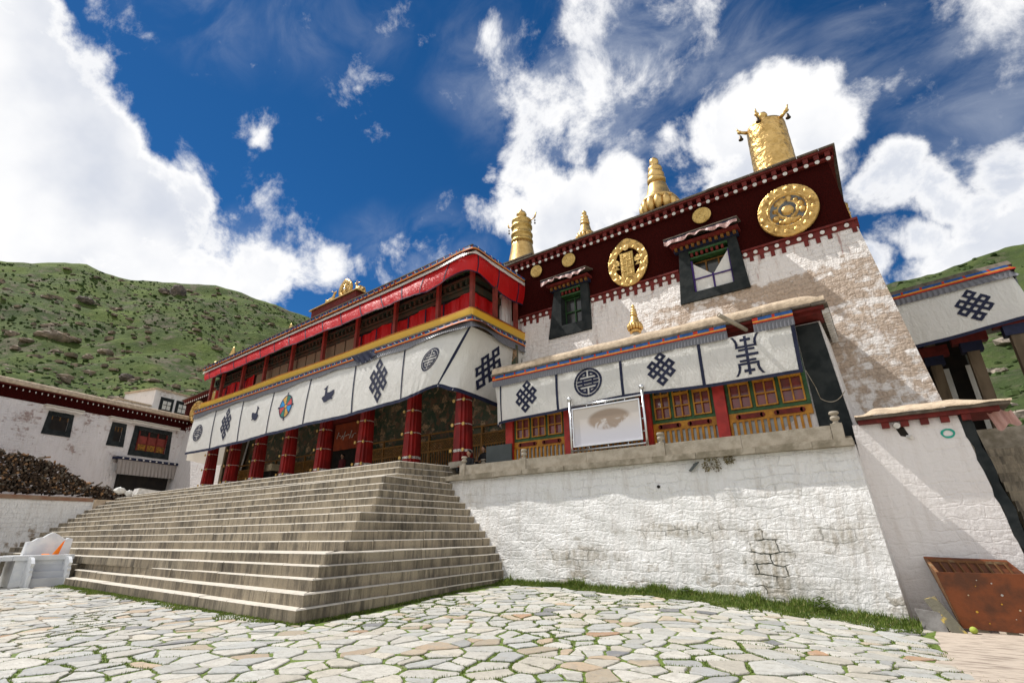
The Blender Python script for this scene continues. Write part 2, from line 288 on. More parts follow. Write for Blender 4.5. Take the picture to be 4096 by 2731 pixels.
def paving_mat():
    m, nt, b = new_mat('flagstone_paving'); v = coords(nt)
    geo = nt.nodes.new('ShaderNodeNewGeometry'); sp = nt.nodes.new('ShaderNodeSeparateXYZ'); nt.links.new(geo.outputs['Position'], sp.inputs[0])
    wn = nt.nodes.new('ShaderNodeTexNoise'); wn.inputs['Scale'].default_value = 2.3; wn.inputs['Detail'].default_value = 7; nt.links.new(v, wn.inputs['Vector'])
    ad = nt.nodes.new('ShaderNodeVectorMath'); ad.operation = 'MULTIPLY_ADD'; nt.links.new(wn.outputs['Color'], ad.inputs[0]); ad.inputs[1].default_value = (.42, .42, 0); nt.links.new(v, ad.inputs[2])
    mp = nt.nodes.new('ShaderNodeMapping'); nt.links.new(ad.outputs[0], mp.inputs[0]); mp.inputs['Rotation'].default_value = (0, 0, .3); mp.inputs['Scale'].default_value = (1.9, 2.7, 0)
    wl_ = nt.nodes.new('ShaderNodeTexNoise'); wl_.inputs['Scale'].default_value = .55; wl_.inputs['Detail'].default_value = 1; nt.links.new(v, wl_.inputs['Vector'])
    ad2 = nt.nodes.new('ShaderNodeVectorMath'); ad2.operation = 'MULTIPLY_ADD'; nt.links.new(wl_.outputs['Color'], ad2.inputs[0]); ad2.inputs[1].default_value = (2.4, 2.4, 0); nt.links.new(mp.outputs[0], ad2.inputs[2])
    mp = ad2
    ve = nt.nodes.new('ShaderNodeTexVoronoi'); ve.feature = 'DISTANCE_TO_EDGE'; ve.inputs['Scale'].default_value = 1; ve.voronoi_dimensions = '2D'; nt.links.new(mp.outputs[0], ve.inputs['Vector'])
    vc = nt.nodes.new('ShaderNodeTexVoronoi'); vc.feature = 'F1'; vc.inputs['Scale'].default_value = 1; vc.voronoi_dimensions = '2D'; nt.links.new(mp.outputs[0], vc.inputs['Vector'])
    s2 = nt.nodes.new('ShaderNodeSeparateColor'); nt.links.new(vc.outputs['Color'], s2.inputs[0])
    rc = nt.nodes.new('ShaderNodeValToRGB'); nt.links.new(s2.outputs[0], rc.inputs[0]); cr = rc.color_ramp; cr.interpolation = 'CONSTANT'
    stops = [(0, (.43, .44, .42)), (.12, (.37, .39, .39)), (.24, (.50, .49, .45)), (.42, (.34, .35, .35)), (.50, (.50, .48, .42)), (.64, (.44, .37, .27)), (.74, (.46, .47, .44)), (.87, (.39, .29, .19)), (.93, (.17, .18, .19)), (.955, (.42, .43, .43)), (.985, (.44, .25, .14))]
    cr.elements[0].color = (*stops[0][1], 1); cr.elements[1].position = stops[1][0]; cr.elements[1].color = (*stops[1][1], 1)
    for p, c in stops[2:]:
        e = cr.elements.new(p); e.color = (*c, 1)
    nb = noise(nt, v, 7, 7, .65); nf = noise(nt, v, 40, 5, .6); nl = noise(nt, v, .45, 3, .5); nm = noise(nt, v, 1.3, 4, .6)
    st = mixc(nt, ramp(nt, nb, .42, .72, 0, .65), rc.outputs[0], (.30, .28, .24)); st = mixc(nt, ramp(nt, nf, .5, .75, 0, .45), st, (.24, .23, .21)); st = mixc(nt, ramp(nt, nl, .45, .65, 0, .3), st, (.36, .34, .30))
    wid = mth(nt, 'ADD', mth(nt, 'MULTIPLY', ramp(nt, nm, .40, .70), .060), .006)
    wid = mth(nt, 'ADD', wid, mth(nt, 'MULTIPLY', ramp(nt, nb, .3, .7), .02))
    e0 = mth(nt, 'SUBTRACT', ve.outputs['Distance'], wid); joint = ramp(nt, e0, .0, .02, 1, 0)
    gr = mixc(nt, ramp(nt, nf, .35, .65), (.075, .13, .016), (.16, .21, .035)); soil = mixc(nt, ramp(nt, nf, .3, .7), (.13, .11, .085), (.30, .26, .20))
    jx = ramp(nt, mth(nt, 'ADD', sp.outputs[0], mth(nt, 'MULTIPLY', nl, 8)), -13, -4, -.12, .12)
    gsel = ramp(nt, mth(nt, 'ADD', nm, jx), .40, .56)
    inx = mth(nt, 'MULTIPLY', mth(nt, 'GREATER_THAN', sp.outputs[0], -33.8), mth(nt, 'LESS_THAN', sp.outputs[0], 1.2)); iny = mth(nt, 'MULTIPLY', mth(nt, 'GREATER_THAN', sp.outputs[1], 1.4), mth(nt, 'LESS_THAN', sp.outputs[1], 15.3))
    joint = mth(nt, 'MAXIMUM', joint, mth(nt, 'MULTIPLY', inx, iny))
    col = mixc(nt, joint, st, mixc(nt, gsel, soil, gr))
    nt.links.new(col, b.inputs['Base Color']); b.inputs['Roughness'].default_value = .75; b.inputs['Specular IOR Level'].default_value = .3
    h = mth(nt, 'ADD', mth(nt, 'MULTIPLY', ramp(nt, e0, -.01, .06), 1.), mth(nt, 'ADD', mth(nt, 'MULTIPLY', nb, .55), mth(nt, 'MULTIPLY', nf, .12)))
    h = mth(nt, 'ADD', h, mth(nt, 'MULTIPLY', s2.outputs[1], .5))
    bump(nt, b, h, 1., .045)
    return m

def step_mat():
    m, nt, b = new_mat('step_stone'); geo = nt.nodes.new('ShaderNodeNewGeometry'); v = geo.outputs['Position']
    sp = nt.nodes.new('ShaderNodeSeparateXYZ'); nt.links.new(v, sp.inputs[0])
    mp = nt.nodes.new('ShaderNodeMapping'); nt.links.new(v, mp.inputs[0]); mp.inputs['Scale'].default_value = (3.8, 3.8, .45)
    n1 = noise(nt, mp.outputs[0], 1.2, 8, .75, .5); n2 = noise(nt, v, .6, 4, .6); n3 = noise(nt, v, 25, 6, .7); n5 = noise(nt, v, 6, 5, .6)
    # stone blocks: long pieces with varied tone per block
    cb = nt.nodes.new('ShaderNodeCombineXYZ'); zr = mth(nt, 'DIVIDE', mth(nt, 'SUBTRACT', sp.outputs[2], .041), .243)
    nt.links.new(mth(nt, 'ADD', sp.outputs[0], mth(nt, 'MULTIPLY', sp.outputs[1], 1.)), cb.inputs[0]); nt.links.new(zr, cb.inputs[1])
    br = nt.nodes.new('ShaderNodeTexBrick'); nt.links.new(cb.outputs[0], br.inputs['Vector']); br.inputs['Scale'].default_value = 1; br.inputs['Brick Width'].default_value = 1.9; br.inputs['Row Height'].default_value = 1
    br.inputs['Mortar Size'].default_value = .012; br.inputs['Mortar Smooth'].default_value = .3; br.offset = .37
    br.inputs['Color1'].default_value = (0, 0, 0, 1); br.inputs['Color2'].default_value = (1, 1, 1, 1); br.inputs['Mortar'].default_value = (.5, .5, .5, 1)
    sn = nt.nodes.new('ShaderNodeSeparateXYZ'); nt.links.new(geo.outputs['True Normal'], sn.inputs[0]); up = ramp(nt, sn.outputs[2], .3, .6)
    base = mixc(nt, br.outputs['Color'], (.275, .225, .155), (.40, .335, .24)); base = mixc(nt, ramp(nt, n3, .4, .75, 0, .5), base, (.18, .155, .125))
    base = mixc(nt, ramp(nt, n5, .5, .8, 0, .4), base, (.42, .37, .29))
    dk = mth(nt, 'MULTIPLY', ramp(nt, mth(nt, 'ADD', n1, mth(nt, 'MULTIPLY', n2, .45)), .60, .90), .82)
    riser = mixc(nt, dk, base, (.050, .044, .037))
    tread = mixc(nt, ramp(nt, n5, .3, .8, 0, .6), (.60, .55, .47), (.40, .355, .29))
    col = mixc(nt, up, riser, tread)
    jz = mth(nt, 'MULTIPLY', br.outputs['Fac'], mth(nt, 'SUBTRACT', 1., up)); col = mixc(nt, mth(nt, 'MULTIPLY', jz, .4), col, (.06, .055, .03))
    nt.links.new(col, b.inputs['Base Color']); b.inputs['Roughness'].default_value = .8; b.inputs['Specular IOR Level'].default_value = .25
    bump(nt, b, mth(nt, 'ADD', n3, mth(nt, 'MULTIPLY', n5, .8)), .55, .02)
    return m

def cloth_mat(name, c, dirty=.25, trans=.25, rough=.36, spec=.5, fold=.7):
    m, nt, b = new_mat(name); v = coords(nt, (1, 1, .35)); v2 = coords(nt)
    n1 = noise(nt, v, 3, 5, .6, .6); n2 = noise(nt, v2, 1.2, 4); n4 = noise(nt, v2, 9, 5, .6, 1.2)
    col = mixc(nt, ramp(nt, n2, .45, .75, 0, dirty), c, tuple(x*.78 for x in c))
    nt.links.new(col, b.inputs['Base Color']); b.inputs['Roughness'].default_value = rough; b.inputs['Specular IOR Level'].default_value = spec
    n5 = noise(nt, coords(nt, (1, 1, .5)), 5.5, 4, .6, 2.2); h = mth(nt, 'ADD', mth(nt, 'ADD', n1, mth(nt, 'MULTIPLY', n5, .5)), mth(nt, 'MULTIPLY', n4, .2)); bump(nt, b, h, fold, .10)
    tr = nt.nodes.new('ShaderNodeBsdfTranslucent'); nt.links.new(col, tr.inputs[0]); mx = nt.nodes.new('ShaderNodeMixShader'); mx.inputs[0].default_value = trans
    nt.links.new(b.outputs[0], mx.inputs[1]); nt.links.new(tr.outputs[0], mx.inputs[2]); nt.links.new(mx.outputs[0], nt.nodes['Material Output'].inputs[0])
    return m
def mural_mat():
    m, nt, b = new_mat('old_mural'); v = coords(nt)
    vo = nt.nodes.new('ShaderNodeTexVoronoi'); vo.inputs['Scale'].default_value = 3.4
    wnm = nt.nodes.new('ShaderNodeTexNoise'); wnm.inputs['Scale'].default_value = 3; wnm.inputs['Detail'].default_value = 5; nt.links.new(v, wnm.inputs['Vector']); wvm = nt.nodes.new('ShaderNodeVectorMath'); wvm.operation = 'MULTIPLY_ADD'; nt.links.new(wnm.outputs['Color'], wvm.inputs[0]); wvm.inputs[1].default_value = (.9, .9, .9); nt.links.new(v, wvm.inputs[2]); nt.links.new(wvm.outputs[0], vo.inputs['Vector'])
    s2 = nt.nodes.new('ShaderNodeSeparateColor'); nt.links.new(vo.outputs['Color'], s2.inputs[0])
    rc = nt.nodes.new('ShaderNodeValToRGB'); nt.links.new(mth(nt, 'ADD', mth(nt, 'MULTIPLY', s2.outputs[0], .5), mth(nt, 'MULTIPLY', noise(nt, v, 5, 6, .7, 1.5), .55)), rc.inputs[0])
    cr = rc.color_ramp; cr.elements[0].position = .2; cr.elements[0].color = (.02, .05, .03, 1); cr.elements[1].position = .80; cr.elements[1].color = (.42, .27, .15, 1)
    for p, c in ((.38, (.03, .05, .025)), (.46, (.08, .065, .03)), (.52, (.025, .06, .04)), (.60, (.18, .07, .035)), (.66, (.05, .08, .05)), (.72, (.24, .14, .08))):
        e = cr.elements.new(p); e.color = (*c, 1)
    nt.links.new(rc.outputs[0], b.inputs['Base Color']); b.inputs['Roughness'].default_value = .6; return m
def gold_mat(name, c=(.78, .50, .17), c2=(.50, .28, .07), bs=6, bm=.5, rough=.34, metal=.85):
    m, nt, b = new_mat(name); v = coords(nt)
    n1 = noise(nt, v, 3, 5, .6); col = mixc(nt, ramp(nt, n1, .4, .75), c, c2); nt.links.new(col, b.inputs['Base Color'])
    b.inputs['Metallic'].default_value = metal; b.inputs['Roughness'].default_value = rough
    vo = nt.nodes.new('ShaderNodeTexVoronoi'); vo.feature = 'SMOOTH_F1'; vo.inputs['Scale'].default_value = bs; nt.links.new(v, vo.inputs['Vector'])
    bump(nt, b, mth(nt, 'ADD', vo.outputs['Distance'], mth(nt, 'MULTIPLY', noise(nt, v, bs*2, 5), .7)), bm, .05); return m
def hill_mat():
    m, nt, b = new_mat('hillside'); geo = nt.nodes.new('ShaderNodeNewGeometry'); v = geo.outputs['Position']
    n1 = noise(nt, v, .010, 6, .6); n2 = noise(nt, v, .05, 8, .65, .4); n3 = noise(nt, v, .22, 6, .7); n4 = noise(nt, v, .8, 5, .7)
    g = mixc(nt, ramp(nt, n1, .42, .60), mixc(nt, ramp(nt, n2, .35, .65), (.110, .148, .032), (.056, .084, .021)), mixc(nt, ramp(nt, n2, .35, .65), (.080, .110, .028), (.040, .062, .018))); g = mixc(nt, ramp(nt, n3, .5, .7, 0, .6), g, (.165, .165, .065))  # broad darker greens stand in for cloud shadow, put into the colour
    g = mixc(nt, ramp(nt, n4, .5, .75, 0, .6), g, (.035, .055, .014))
    g = mixc(nt, ramp(nt, mth(nt, 'ADD', mth(nt, 'MULTIPLY', n2, .6), mth(nt, 'MULTIPLY', n3, .5)), .575, .67, 0, .8), g, (.15, .125, .09))
    sx_ = nt.nodes.new('ShaderNodeSeparateXYZ'); nt.links.new(v, sx_.inputs[0]); g = mixc(nt, ramp(nt, sx_.outputs[0], -60, -5, 0, .55), g, (.045, .062, .026))  # right slope darkened in colour to tone down its sunlit brightness
    nt.links.new(g, b.inputs['Base Color']); b.inputs['Roughness'].default_value = .95; b.inputs['Specular IOR Level'].default_value = .1
    bump(nt, b, mth(nt, 'ADD', n3, mth(nt, 'MULTIPLY', n4, .4)), 1., 1.2); return m

M = {}
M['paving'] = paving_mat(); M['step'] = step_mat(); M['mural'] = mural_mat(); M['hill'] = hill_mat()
M['terrace'] = wall_mat('whitewash_terrace', paint=(.80, .785, .76), stone=(.40, .34, .26), stone2=(.50, .45, .37), brick=(.62, .26), expose=-.04, bottom=(.0, 2.2, .24), patches=((-2.75, .95, .60, .85, 1.), (-8.0, .95, 1.3, .28, .75), (-4.9, 1.65, 1.9, .22, .8), (-1.1, 1.5, .7, .35, .7), (-2.0, .3, 1.5, .35, .5), (-12.2, 2.9, .5, .4, .4)), relief=1.1)
M['hall'] = wall_mat('whitewash_hall', paint=(.80, .76, .735), brick=(.52, .20), expose=-.30, redpaint=True, relief=1.1, dirt=.35)
M['hall_bare'] = wall_mat('worn_hall_stone', xr=(-9.5, -2.6, .46), paint=(.80, .75, .71), stone=(.40, .27, .17), stone2=(.54, .40, .28), brick=(.62, .22), expose=.29, redpaint=True, relief=1.3)
M['side'] = wall_mat('whitewash_plain', paint=(.74, .70, .675), brick=(.6, .25), expose=-.26, relief=.6, dirt=.3, bottom=(-.4, 1.2, .3))
M['leftb'] = wall_mat('whitewash_annex', paint=(.84, .80, .785), stone=(.36, .22, .18), stone2=(.50, .38, .33), brick=(.42, .16), expose=.10, relief=1.5, dirt=.25, redpaint=False)
M['garden'] = wall_mat('old_brick_whitewash', paint=(.82, .80, .77), stone=(.30, .22, .15), stone2=(.40, .30, .20), brick=(.55, .24), expose=-.02, bottom=(1.0, 3.0, .30), relief=1.3, dirt=.4)
M['maroon'] = pmat('maroon_frieze', (.058, .005, .0035), (.016, .002, .0015), 45, rough=.95, bmp=.8, bscale=90, spec=.08, bdist=.04, lo=.4, hi=.6)
M['gpost'] = pmat('faded_red_post', (.24, .04, .03), (.16, .03, .02), 3, rough=.6)
M['redp'] = pmat('red_paint', (.42, .03, .022), (.30, .02, .015), 3, rough=.45, bmp=.1)
M['dred'] = pmat('dull_red_paint', (.16, .018, .013), (.10, .012, .009), 5, rough=.7, bmp=.3)
M['colred'] = pmat('column_red', (.25, .011, .009), (.13, .007, .006), 2.5, rough=.5, bmp=.15, stretch=(1, 1, .4))
M['white'] = pmat('white_paint', (.72, .70, .66), (.55, .52, .48), 6, rough=.7)
M['black'] = pmat('black_surround', (.014, .018, .019), (.030, .034, .034), 3, rough=.8, bmp=.4, bscale=9, spec=.15)
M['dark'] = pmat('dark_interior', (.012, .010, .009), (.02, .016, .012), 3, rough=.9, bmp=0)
M['ochre'] = pmat('ochre_paint', (.46, .20, .015), (.32, .13, .01), 6, rough=.5)
M['ochred'] = pmat('weathered_ochre', (.24, .11, .02), (.15, .07, .015), 6, rough=.6)
M['green'] = pmat('green_paint', (.035, .10, .03), (.02, .06, .02), 6, rough=.5)
M['blue'] = pmat('blue_cloth', (.015, .09, .30), (.01, .06, .2), 8, rough=.7)
M['orange'] = pmat('orange_cloth', (.62, .27, .03), (.5, .2, .02), 8, rough=.7)
M['dorange'] = pmat('dull_orange_cloth', (.34, .15, .02), (.10, .05, .012), 6)
M['stripe_red'] = pmat('red_stripe', (.45, .025, .01), (.35, .02, .01), 8, rough=.7)
M['cloth'] = cloth_mat('white_cotton', (.86, .84, .79), .18); M['cloth_red'] = cloth_mat('red_cotton', (.90, .018, .020), .15, .5)
M['cloth_yel'] = cloth_mat('yellow_cotton', (.80, .47, .045), .2, .2, fold=.3); M['navy'] = pmat('navy_cloth', (.010, .013, .035), (.014, .018, .05), 8, rough=.7, bmp=.1)
M['grey'] = cloth_mat('grey_pleats', (.17, .17, .19), .4, .2, fold=.15); M['cream'] = cloth_mat('cream_pleats', (.84, .79, .70), .3, .3, fold=.15)
M['mud'] = pmat('clay_coping', (.62, .49, .35), (.44, .34, .24), 5, rough=.9, bmp=.7, bscale=24, bdist=.03)
M['slate'] = pmat('slate_edge', (.16, .13, .10), (.09, .075, .06), 5, rough=.9, bmp=.6)
M['stone'] = pmat('balustrade_stone', (.40, .35, .28), (.29, .25, .19), 3.5, rough=.85, bmp=.5, bscale=30)
M['ledge'] = pmat('ledge_stone', (.38, .33, .26), (.20, .17, .12), 2.5, rough=.85, bmp=.6, bscale=14)
M['gold'] = gold_mat('gilt_relief', c=(.66, .42, .14), c2=(.34, .19, .055), bs=9, bm=.6, rough=.40, metal=.85); M['goldp'] = gold_mat('gilt_plain', c=(.70, .47, .18), c2=(.50, .31, .10), bm=.12, bs=3, rough=.40, metal=.85); M['goldd'] = gold_mat('gilt_drum', c=(.70, .46, .17), c2=(.46, .28, .08), bs=6, bm=.8, rough=.36, metal=.85)
M['goldm'] = gold_mat('gilt_disc', c=(.62, .42, .14), c2=(.42, .26, .07), bs=14, bm=.4, rough=.45, metal=.7)
M['bronze'] = pmat('dark_bronze', (.10, .075, .05), (.05, .04, .03), 9, rough=.4, metal=.8)
M['tan'] = pmat('straw_blind', (.24, .19, .12), (.16, .12, .075), 30, rough=.9, bmp=.5, bscale=90)
M['chrome'] = pmat('polished_steel', (.72, .72, .72), (.62, .62, .62), 3, rough=.28, metal=1, bmp=0)
M['marble'] = pmat('white_marble', (.80, .80, .79), (.66, .68, .70), 3, rough=.25, bmp=.1, spec=.5)
M['rust'] = pmat('rusty_steel', (.24, .075, .03), (.12, .05, .028), 2.2, rough=.55, metal=.3, bmp=.3, bscale=12, lo=.38, hi=.62)
M['rustl'] = pmat('rusty_ribs', (.20, .09, .035), (.30, .24, .14), 5, rough=.6, metal=.2, bmp=.3, lo=.5, hi=.8)
M['wood'] = pmat('old_timber', (.17, .125, .08), (.09, .065, .04), 4, rough=.85, stretch=(1, 1, .2))
M['glass'] = pmat('red_curtained_glass', (.22, .045, .04), (.15, .05, .05), 3, rough=.15, bmp=.05, spec=.6)
M['glassd'] = pmat('dark_pane', (.03, .03, .03), (.05, .05, .045), 3, rough=.12, bmp=0, spec=.6)
M['greyb'] = pmat('grey_board', (.075, .085, .085), (.06, .07, .07), 2, rough=.5)
M['whiteblue'] = pmat('pale_backing', (.50, .54, .55), (.40, .42, .42), 5, rough=.7)
M['grass'] = pmat('grass_blades', (.15, .21, .032), (.075, .125, .018), 6, rough=.7, bmp=0, trans=.35)
M['bush'] = pmat('hill_shrub', (.042, .070, .018), (.070, .105, .028), .3, rough=.9, bmp=0)
M['rock'] = pmat('hill_rock', (.32, .24, .17), (.17, .13, .095), .35, rough=.9, bmp=.8, bscale=1.2, bdist=.5)
M['crag'] = pmat('grey_crag', (.19, .145, .115), (.09, .075, .065), .3, rough=.95, bmp=1., bscale=1.0, bdist=1.)
M['rocklight'] = pmat('pale_rock', (.38, .32, .26), (.22, .18, .14), .5, rough=.9, bmp=.6, bscale=2, bdist=.3)
M['skin'] = pmat('skin', (.40, .23, .15), (.36, .2, .13), 8, rough=.55, bmp=0); M['jacket'] = pmat('black_jacket', (.012, .012, .014), (.02, .02, .022), 5, rough=.7)
M['hair'] = pmat('black_hair', (.01, .008, .007), (.015, .012, .01), 20, rough=.5); M['robe'] = pmat('maroon_robe', (.12, .015, .02), (.08, .01, .015), 5, rough=.8)

# ------------------------------------------------------------------ ground
def gz(x, y):
    w = sh(min(1, max(0, (y-7)/6.5)))
    if x < -11: h = .12
    elif x < -4: h = .12-.08*(x+11)/7
    elif x < .5: h = .04-.34*(x+4)/4.5
    else: h = -.30
    far = sh(min(1, max(0, (x-1)/8)))
    return w*h
def axis(a, b, step, far): return sorted(set([-far, -far*.4, -far*.15]+[round(a+i*step, 3) for i in range(int((b-a)/step)+1)]+[far*.15, far*.4, far]))
gx = axis(-60, 12, .8, 1500); gy = axis(-14, 34, .8, 1500)
g = MB(); g.grid(lambda x, y: (x, y, gz(x, y)), gx, gy)
o = g.build('ground', M['paving'], None, True)
for p in o.data.polygons: pass
tag(o, 'courtyard paved with irregular pale flagstones with grass in the joints', None, kind='structure')
o.data.flip_normals()
# real flagstones, laid one by one over the soil of the yard
from mathutils import noise as MN
def nf2(x, y, sc, seed=0.): return MN.noise(Vector((x*sc+seed, y*sc-seed, seed*.7)))
rs_ = random.Random(77); PX0, PX1, PY0, PY1 = -34., 1.2, 1.2, 15.2
seeds = []
px = .44; ny_ = int((PY1-PY0)/.32); nx_ = int((PX1-PX0)/px)
for j in range(ny_+1):
    for i in range(nx_+1):
        x = PX0+(i+.5*(j % 2)+rs_.uniform(-.42, .42))*px; y = PY0+(j+rs_.uniform(-.45, .45))*.32
        dn_ = nf2(x, y, .8, 4)
        if rs_.random() < .20+.22*dn_: continue
        seeds.append((x, y))
        if rs_.random() < .10-.15*dn_: seeds.append((x+rs_.uniform(-.2, .2), y+rs_.uniform(-.15, .15)))
cell = {}
for k, (x, y) in enumerate(seeds): cell.setdefault((int(x//1), int(y//1)), []).append(k)
SV = []; SF = []; SCo = []; JOINTS = []
PAL = [((.46, .45, .41), 24), ((.41, .41, .385), 14), ((.50, .475, .42), 28), ((.35, .35, .335), 5), ((.49, .45, .375), 15), ((.42, .345, .25), 7), ((.42, .32, .22), 2.5), ((.18, .18, .185), 1.6), ((.40, .24, .14), .5)]
def on_path(x, y): return x > .10+.10*math.sin(y*2.3)+.06*math.sin(y*5.1)-.018*(y-11)
for k, (x, y) in enumerate(seeds):
    if on_path(x, y): continue
    if -26 < x < -10.1 and y > 6.9: continue
    if x <= -26 and y > 7.9: continue
    if x < -9.4 and y > 6.6 and x < -9.6-(y-6.6)*.12: continue
    if y > 14.3: continue
    ci, cj = int(x//1), int(y//1)
    nb = [q for a in (-1, 0, 1) for b in (-1, 0, 1) for q in cell.get((ci+a, cj+b), []) if q != k]
    P_ = [(x-.9, y-.9), (x+.9, y-.9), (x+.9, y+.9), (x-.9, y+.9)]
    for q in nb:
        qx, qy = seeds[q]; mx_, my_ = (x+qx)/2, (y+qy)/2; dx, dy = qx-x, qy-y
        if dx*dx+dy*dy > 2.2: continue
        O_ = []
        for a, b in zip(P_, P_[1:]+P_[:1]):
            da = (a[0]-mx_)*dx+(a[1]-my_)*dy; db = (b[0]-mx_)*dx+(b[1]-my_)*dy
            if da <= 0: O_.append(a)
            if (da < 0) != (db < 0) and abs(da-db) > 1e-9: t = da/(da-db); O_.append((a[0]+(b[0]-a[0])*t, a[1]+(b[1]-a[1])*t))
        P_ = O_
        if len(P_) < 3: break
    if len(P_) < 3: continue
    cx_ = sum(p[0] for p in P_)/len(P_); cy_ = sum(p[1] for p in P_)/len(P_)
    g_ = max(0, nf2(cx_, cy_, .55, 9)*1.6+.25+.10*max(0, min(1, (cx_+11)/8)))
    w_ = .004+rs_.random()*.009+.040*min(1, g_)*rs_.random()**1.3
    for a, b in zip(P_, P_[1:]+P_[:1]): JOINTS.append((a, b, w_))
    # cut corners, roughen and shrink the outline
    Q = []
    for i in range(len(P_)):
        a, b = P_[i], P_[(i+1) % len(P_)]; L_ = math.hypot(b[0]-a[0], b[1]-a[1])
        if L_ < .05: continue
        c_ = min(.28, .035/L_); n = max(1, int(L_/.07))
        for m__ in range(n+1):
            t = c_+(1-2*c_)*m__/n; Q.append((a[0]+(b[0]-a[0])*t, a[1]+(b[1]-a[1])*t))
    if len(Q) < 4: continue
    R_ = []
    for (a, b) in Q:
        dx, dy = a-cx_, b-cy_; d = math.hypot(dx, dy); e = max(.3, 1-(w_+.010+.016*abs(MN.noise(Vector((a*9, b*9, k*.0)))))/d)
        R_.append((cx_+dx*e+MN.noise(Vector((a*14, b*14, 3)))*.012, cy_+dy*e+MN.noise(Vector((a*14, b*14, 7)))*.012))
    h_ = rs_.uniform(.006, .028); tx, ty = rs_.gauss(0, .014), rs_.gauss(0, .014)
    zf_ = lambda a, b: gz(a, b)+h_+(a-cx_)*tx+(b-cy_)*ty
    n = len(R_); i0 = len(SV)
    for (a, b) in R_: SV.append((a, b, gz(a, b)-.03))
    for (a, b) in R_: SV.append((a, b, zf_(a, b)-.010))
    for (a, b) in R_:
        dx, dy = a-cx_, b-cy_; d = math.hypot(dx, dy); e = 1-.014/max(d, .05); SV.append((cx_+dx*e, cy_+dy*e, zf_(cx_+dx*e, cy_+dy*e)))
    c = rs_.choices([p[0] for p in PAL], [p[1] for p in PAL])[0]; v_ = rs_.uniform(.86, 1.12); c = (c[0]*v_, c[1]*v_, c[2]*v_, 1)
    for q0 in (0, n):
        for i in range(n): SF.append((i0+q0+i, i0+q0+(i+1) % n, i0+q0+n+(i+1) % n, i0+q0+n+i)); SCo.append(c)
    SF.append(tuple(i0+2*n+i for i in range(n))); SCo.append(c)
me = bpy.data.meshes.new('paving'); me.from_pydata(SV, [], SF); me.update()
ca = me.color_attributes.new('stone', 'FLOAT_COLOR', 'CORNER'); buf = []
for p, c in zip(me.polygons, SCo): buf += list(c)*p.loop_total
ca.data.foreach_set('color', buf)
mm, nt, b = new_mat('flagstone'); at = nt.nodes.new('ShaderNodeAttribute'); at.attribute_name = 'stone'; v = coords(nt)
nb_ = noise(nt, v, 6, 7, .65); nf_ = noise(nt, v, 38, 6, .65); nm_ = noise(nt, v, 1.7, 5, .6); nk_ = noise(nt, coords(nt, (1, 2.4, 1)), 9, 6, .7, 1.)
c_ = mixc(nt, ramp(nt, nb_, .45, .72, 0, .6), at.outputs['Color'], (.30, .275, .23)); c_ = mixc(nt, ramp(nt, nf_, .50, .72, 0, .5), c_, (.22, .21, .19)); c_ = mixc(nt, ramp(nt, nk_, .56, .66, 0, .45), c_, (.20, .19, .165))
c_ = mixc(nt, ramp(nt, nm_, .5, .7, 0, .35), c_, (.40, .37, .31))
nt.links.new(c_, b.inputs['Base Color']); b.inputs['Roughness'].default_value = .7; b.inputs['Specular IOR Level'].default_value = .3
bump(nt, b, mth(nt, 'ADD', mth(nt, 'MULTIPLY', nb_, 1.), mth(nt, 'ADD', mth(nt, 'MULTIPLY', nk_, .6), mth(nt, 'MULTIPLY', nf_, .25))), .9, .03)
me.materials.append(mm); o = bpy.data.objects.new('paving', me); COL.objects.link(o); tag(o, 'irregular pale flagstones laid with grassy joints', None, kind='structure')
# concrete path to the right
M['path'] = pmat('worn_pale_pavement', (.50, .42, .34), (.24, .19, .15), 3.4, rough=.85, bmp=1., bscale=7, stretch=(.8, 2.6, 1), lo=.45, hi=.72, bdist=.06)
g = MB(); ys = lin(-2, 18, 60)
g.grid(lambda s_, y: ((.02+.10*math.sin(y*2.3)+.06*math.sin(y*5.1)-.06*(y-11)*.3 if s_ == 0 else .35+s_*9), y, gz(.2, y)+.006+.012*(s_ > 0)), [0, 0.02, .3, 1], ys)
o = g.build('path', M['path'], None, True); o.data.flip_normals(); tag(o, 'worn pinkish stone pavement beside the white corner wall', None, kind='structure')

# ------------------------------------------------------------------ staircase
EYE = 1.6
Ck = [(-9.808, 6.446), (-9.974, 6.684), (-10.193, 6.996), (-10.355, 7.228), (-10.53, 7.477), (-11.239, 8.489), (-11.518, 8.889), (-11.707, 9.157), (-11.878, 9.403),
      (-12.506, 10.298), (-12.727, 10.614), (-12.841, 10.777), (-13.132, 11.192), (-13.18, 11.261), (-14.132, 12.62), (-14.254, 12.795), (-14.321, 12.89)]
Lk = [(-25.6, 7.0), (-26.1, 7.34), (-26.3, 7.6), (-38.6, 7.55), (-38.6, 7.85), (-38.6, 8.2), (-38.6, 8.55), (-38.6, 8.9), (-38.6, 9.25), (-38.6, 9.6), (-38.6, 9.95), (-38.6, 10.3), (-38.6, 10.6), (-38.6, 11.1), (-38.6, 11.5), (-38.6, 12.0), (-38.6, 12.9)]
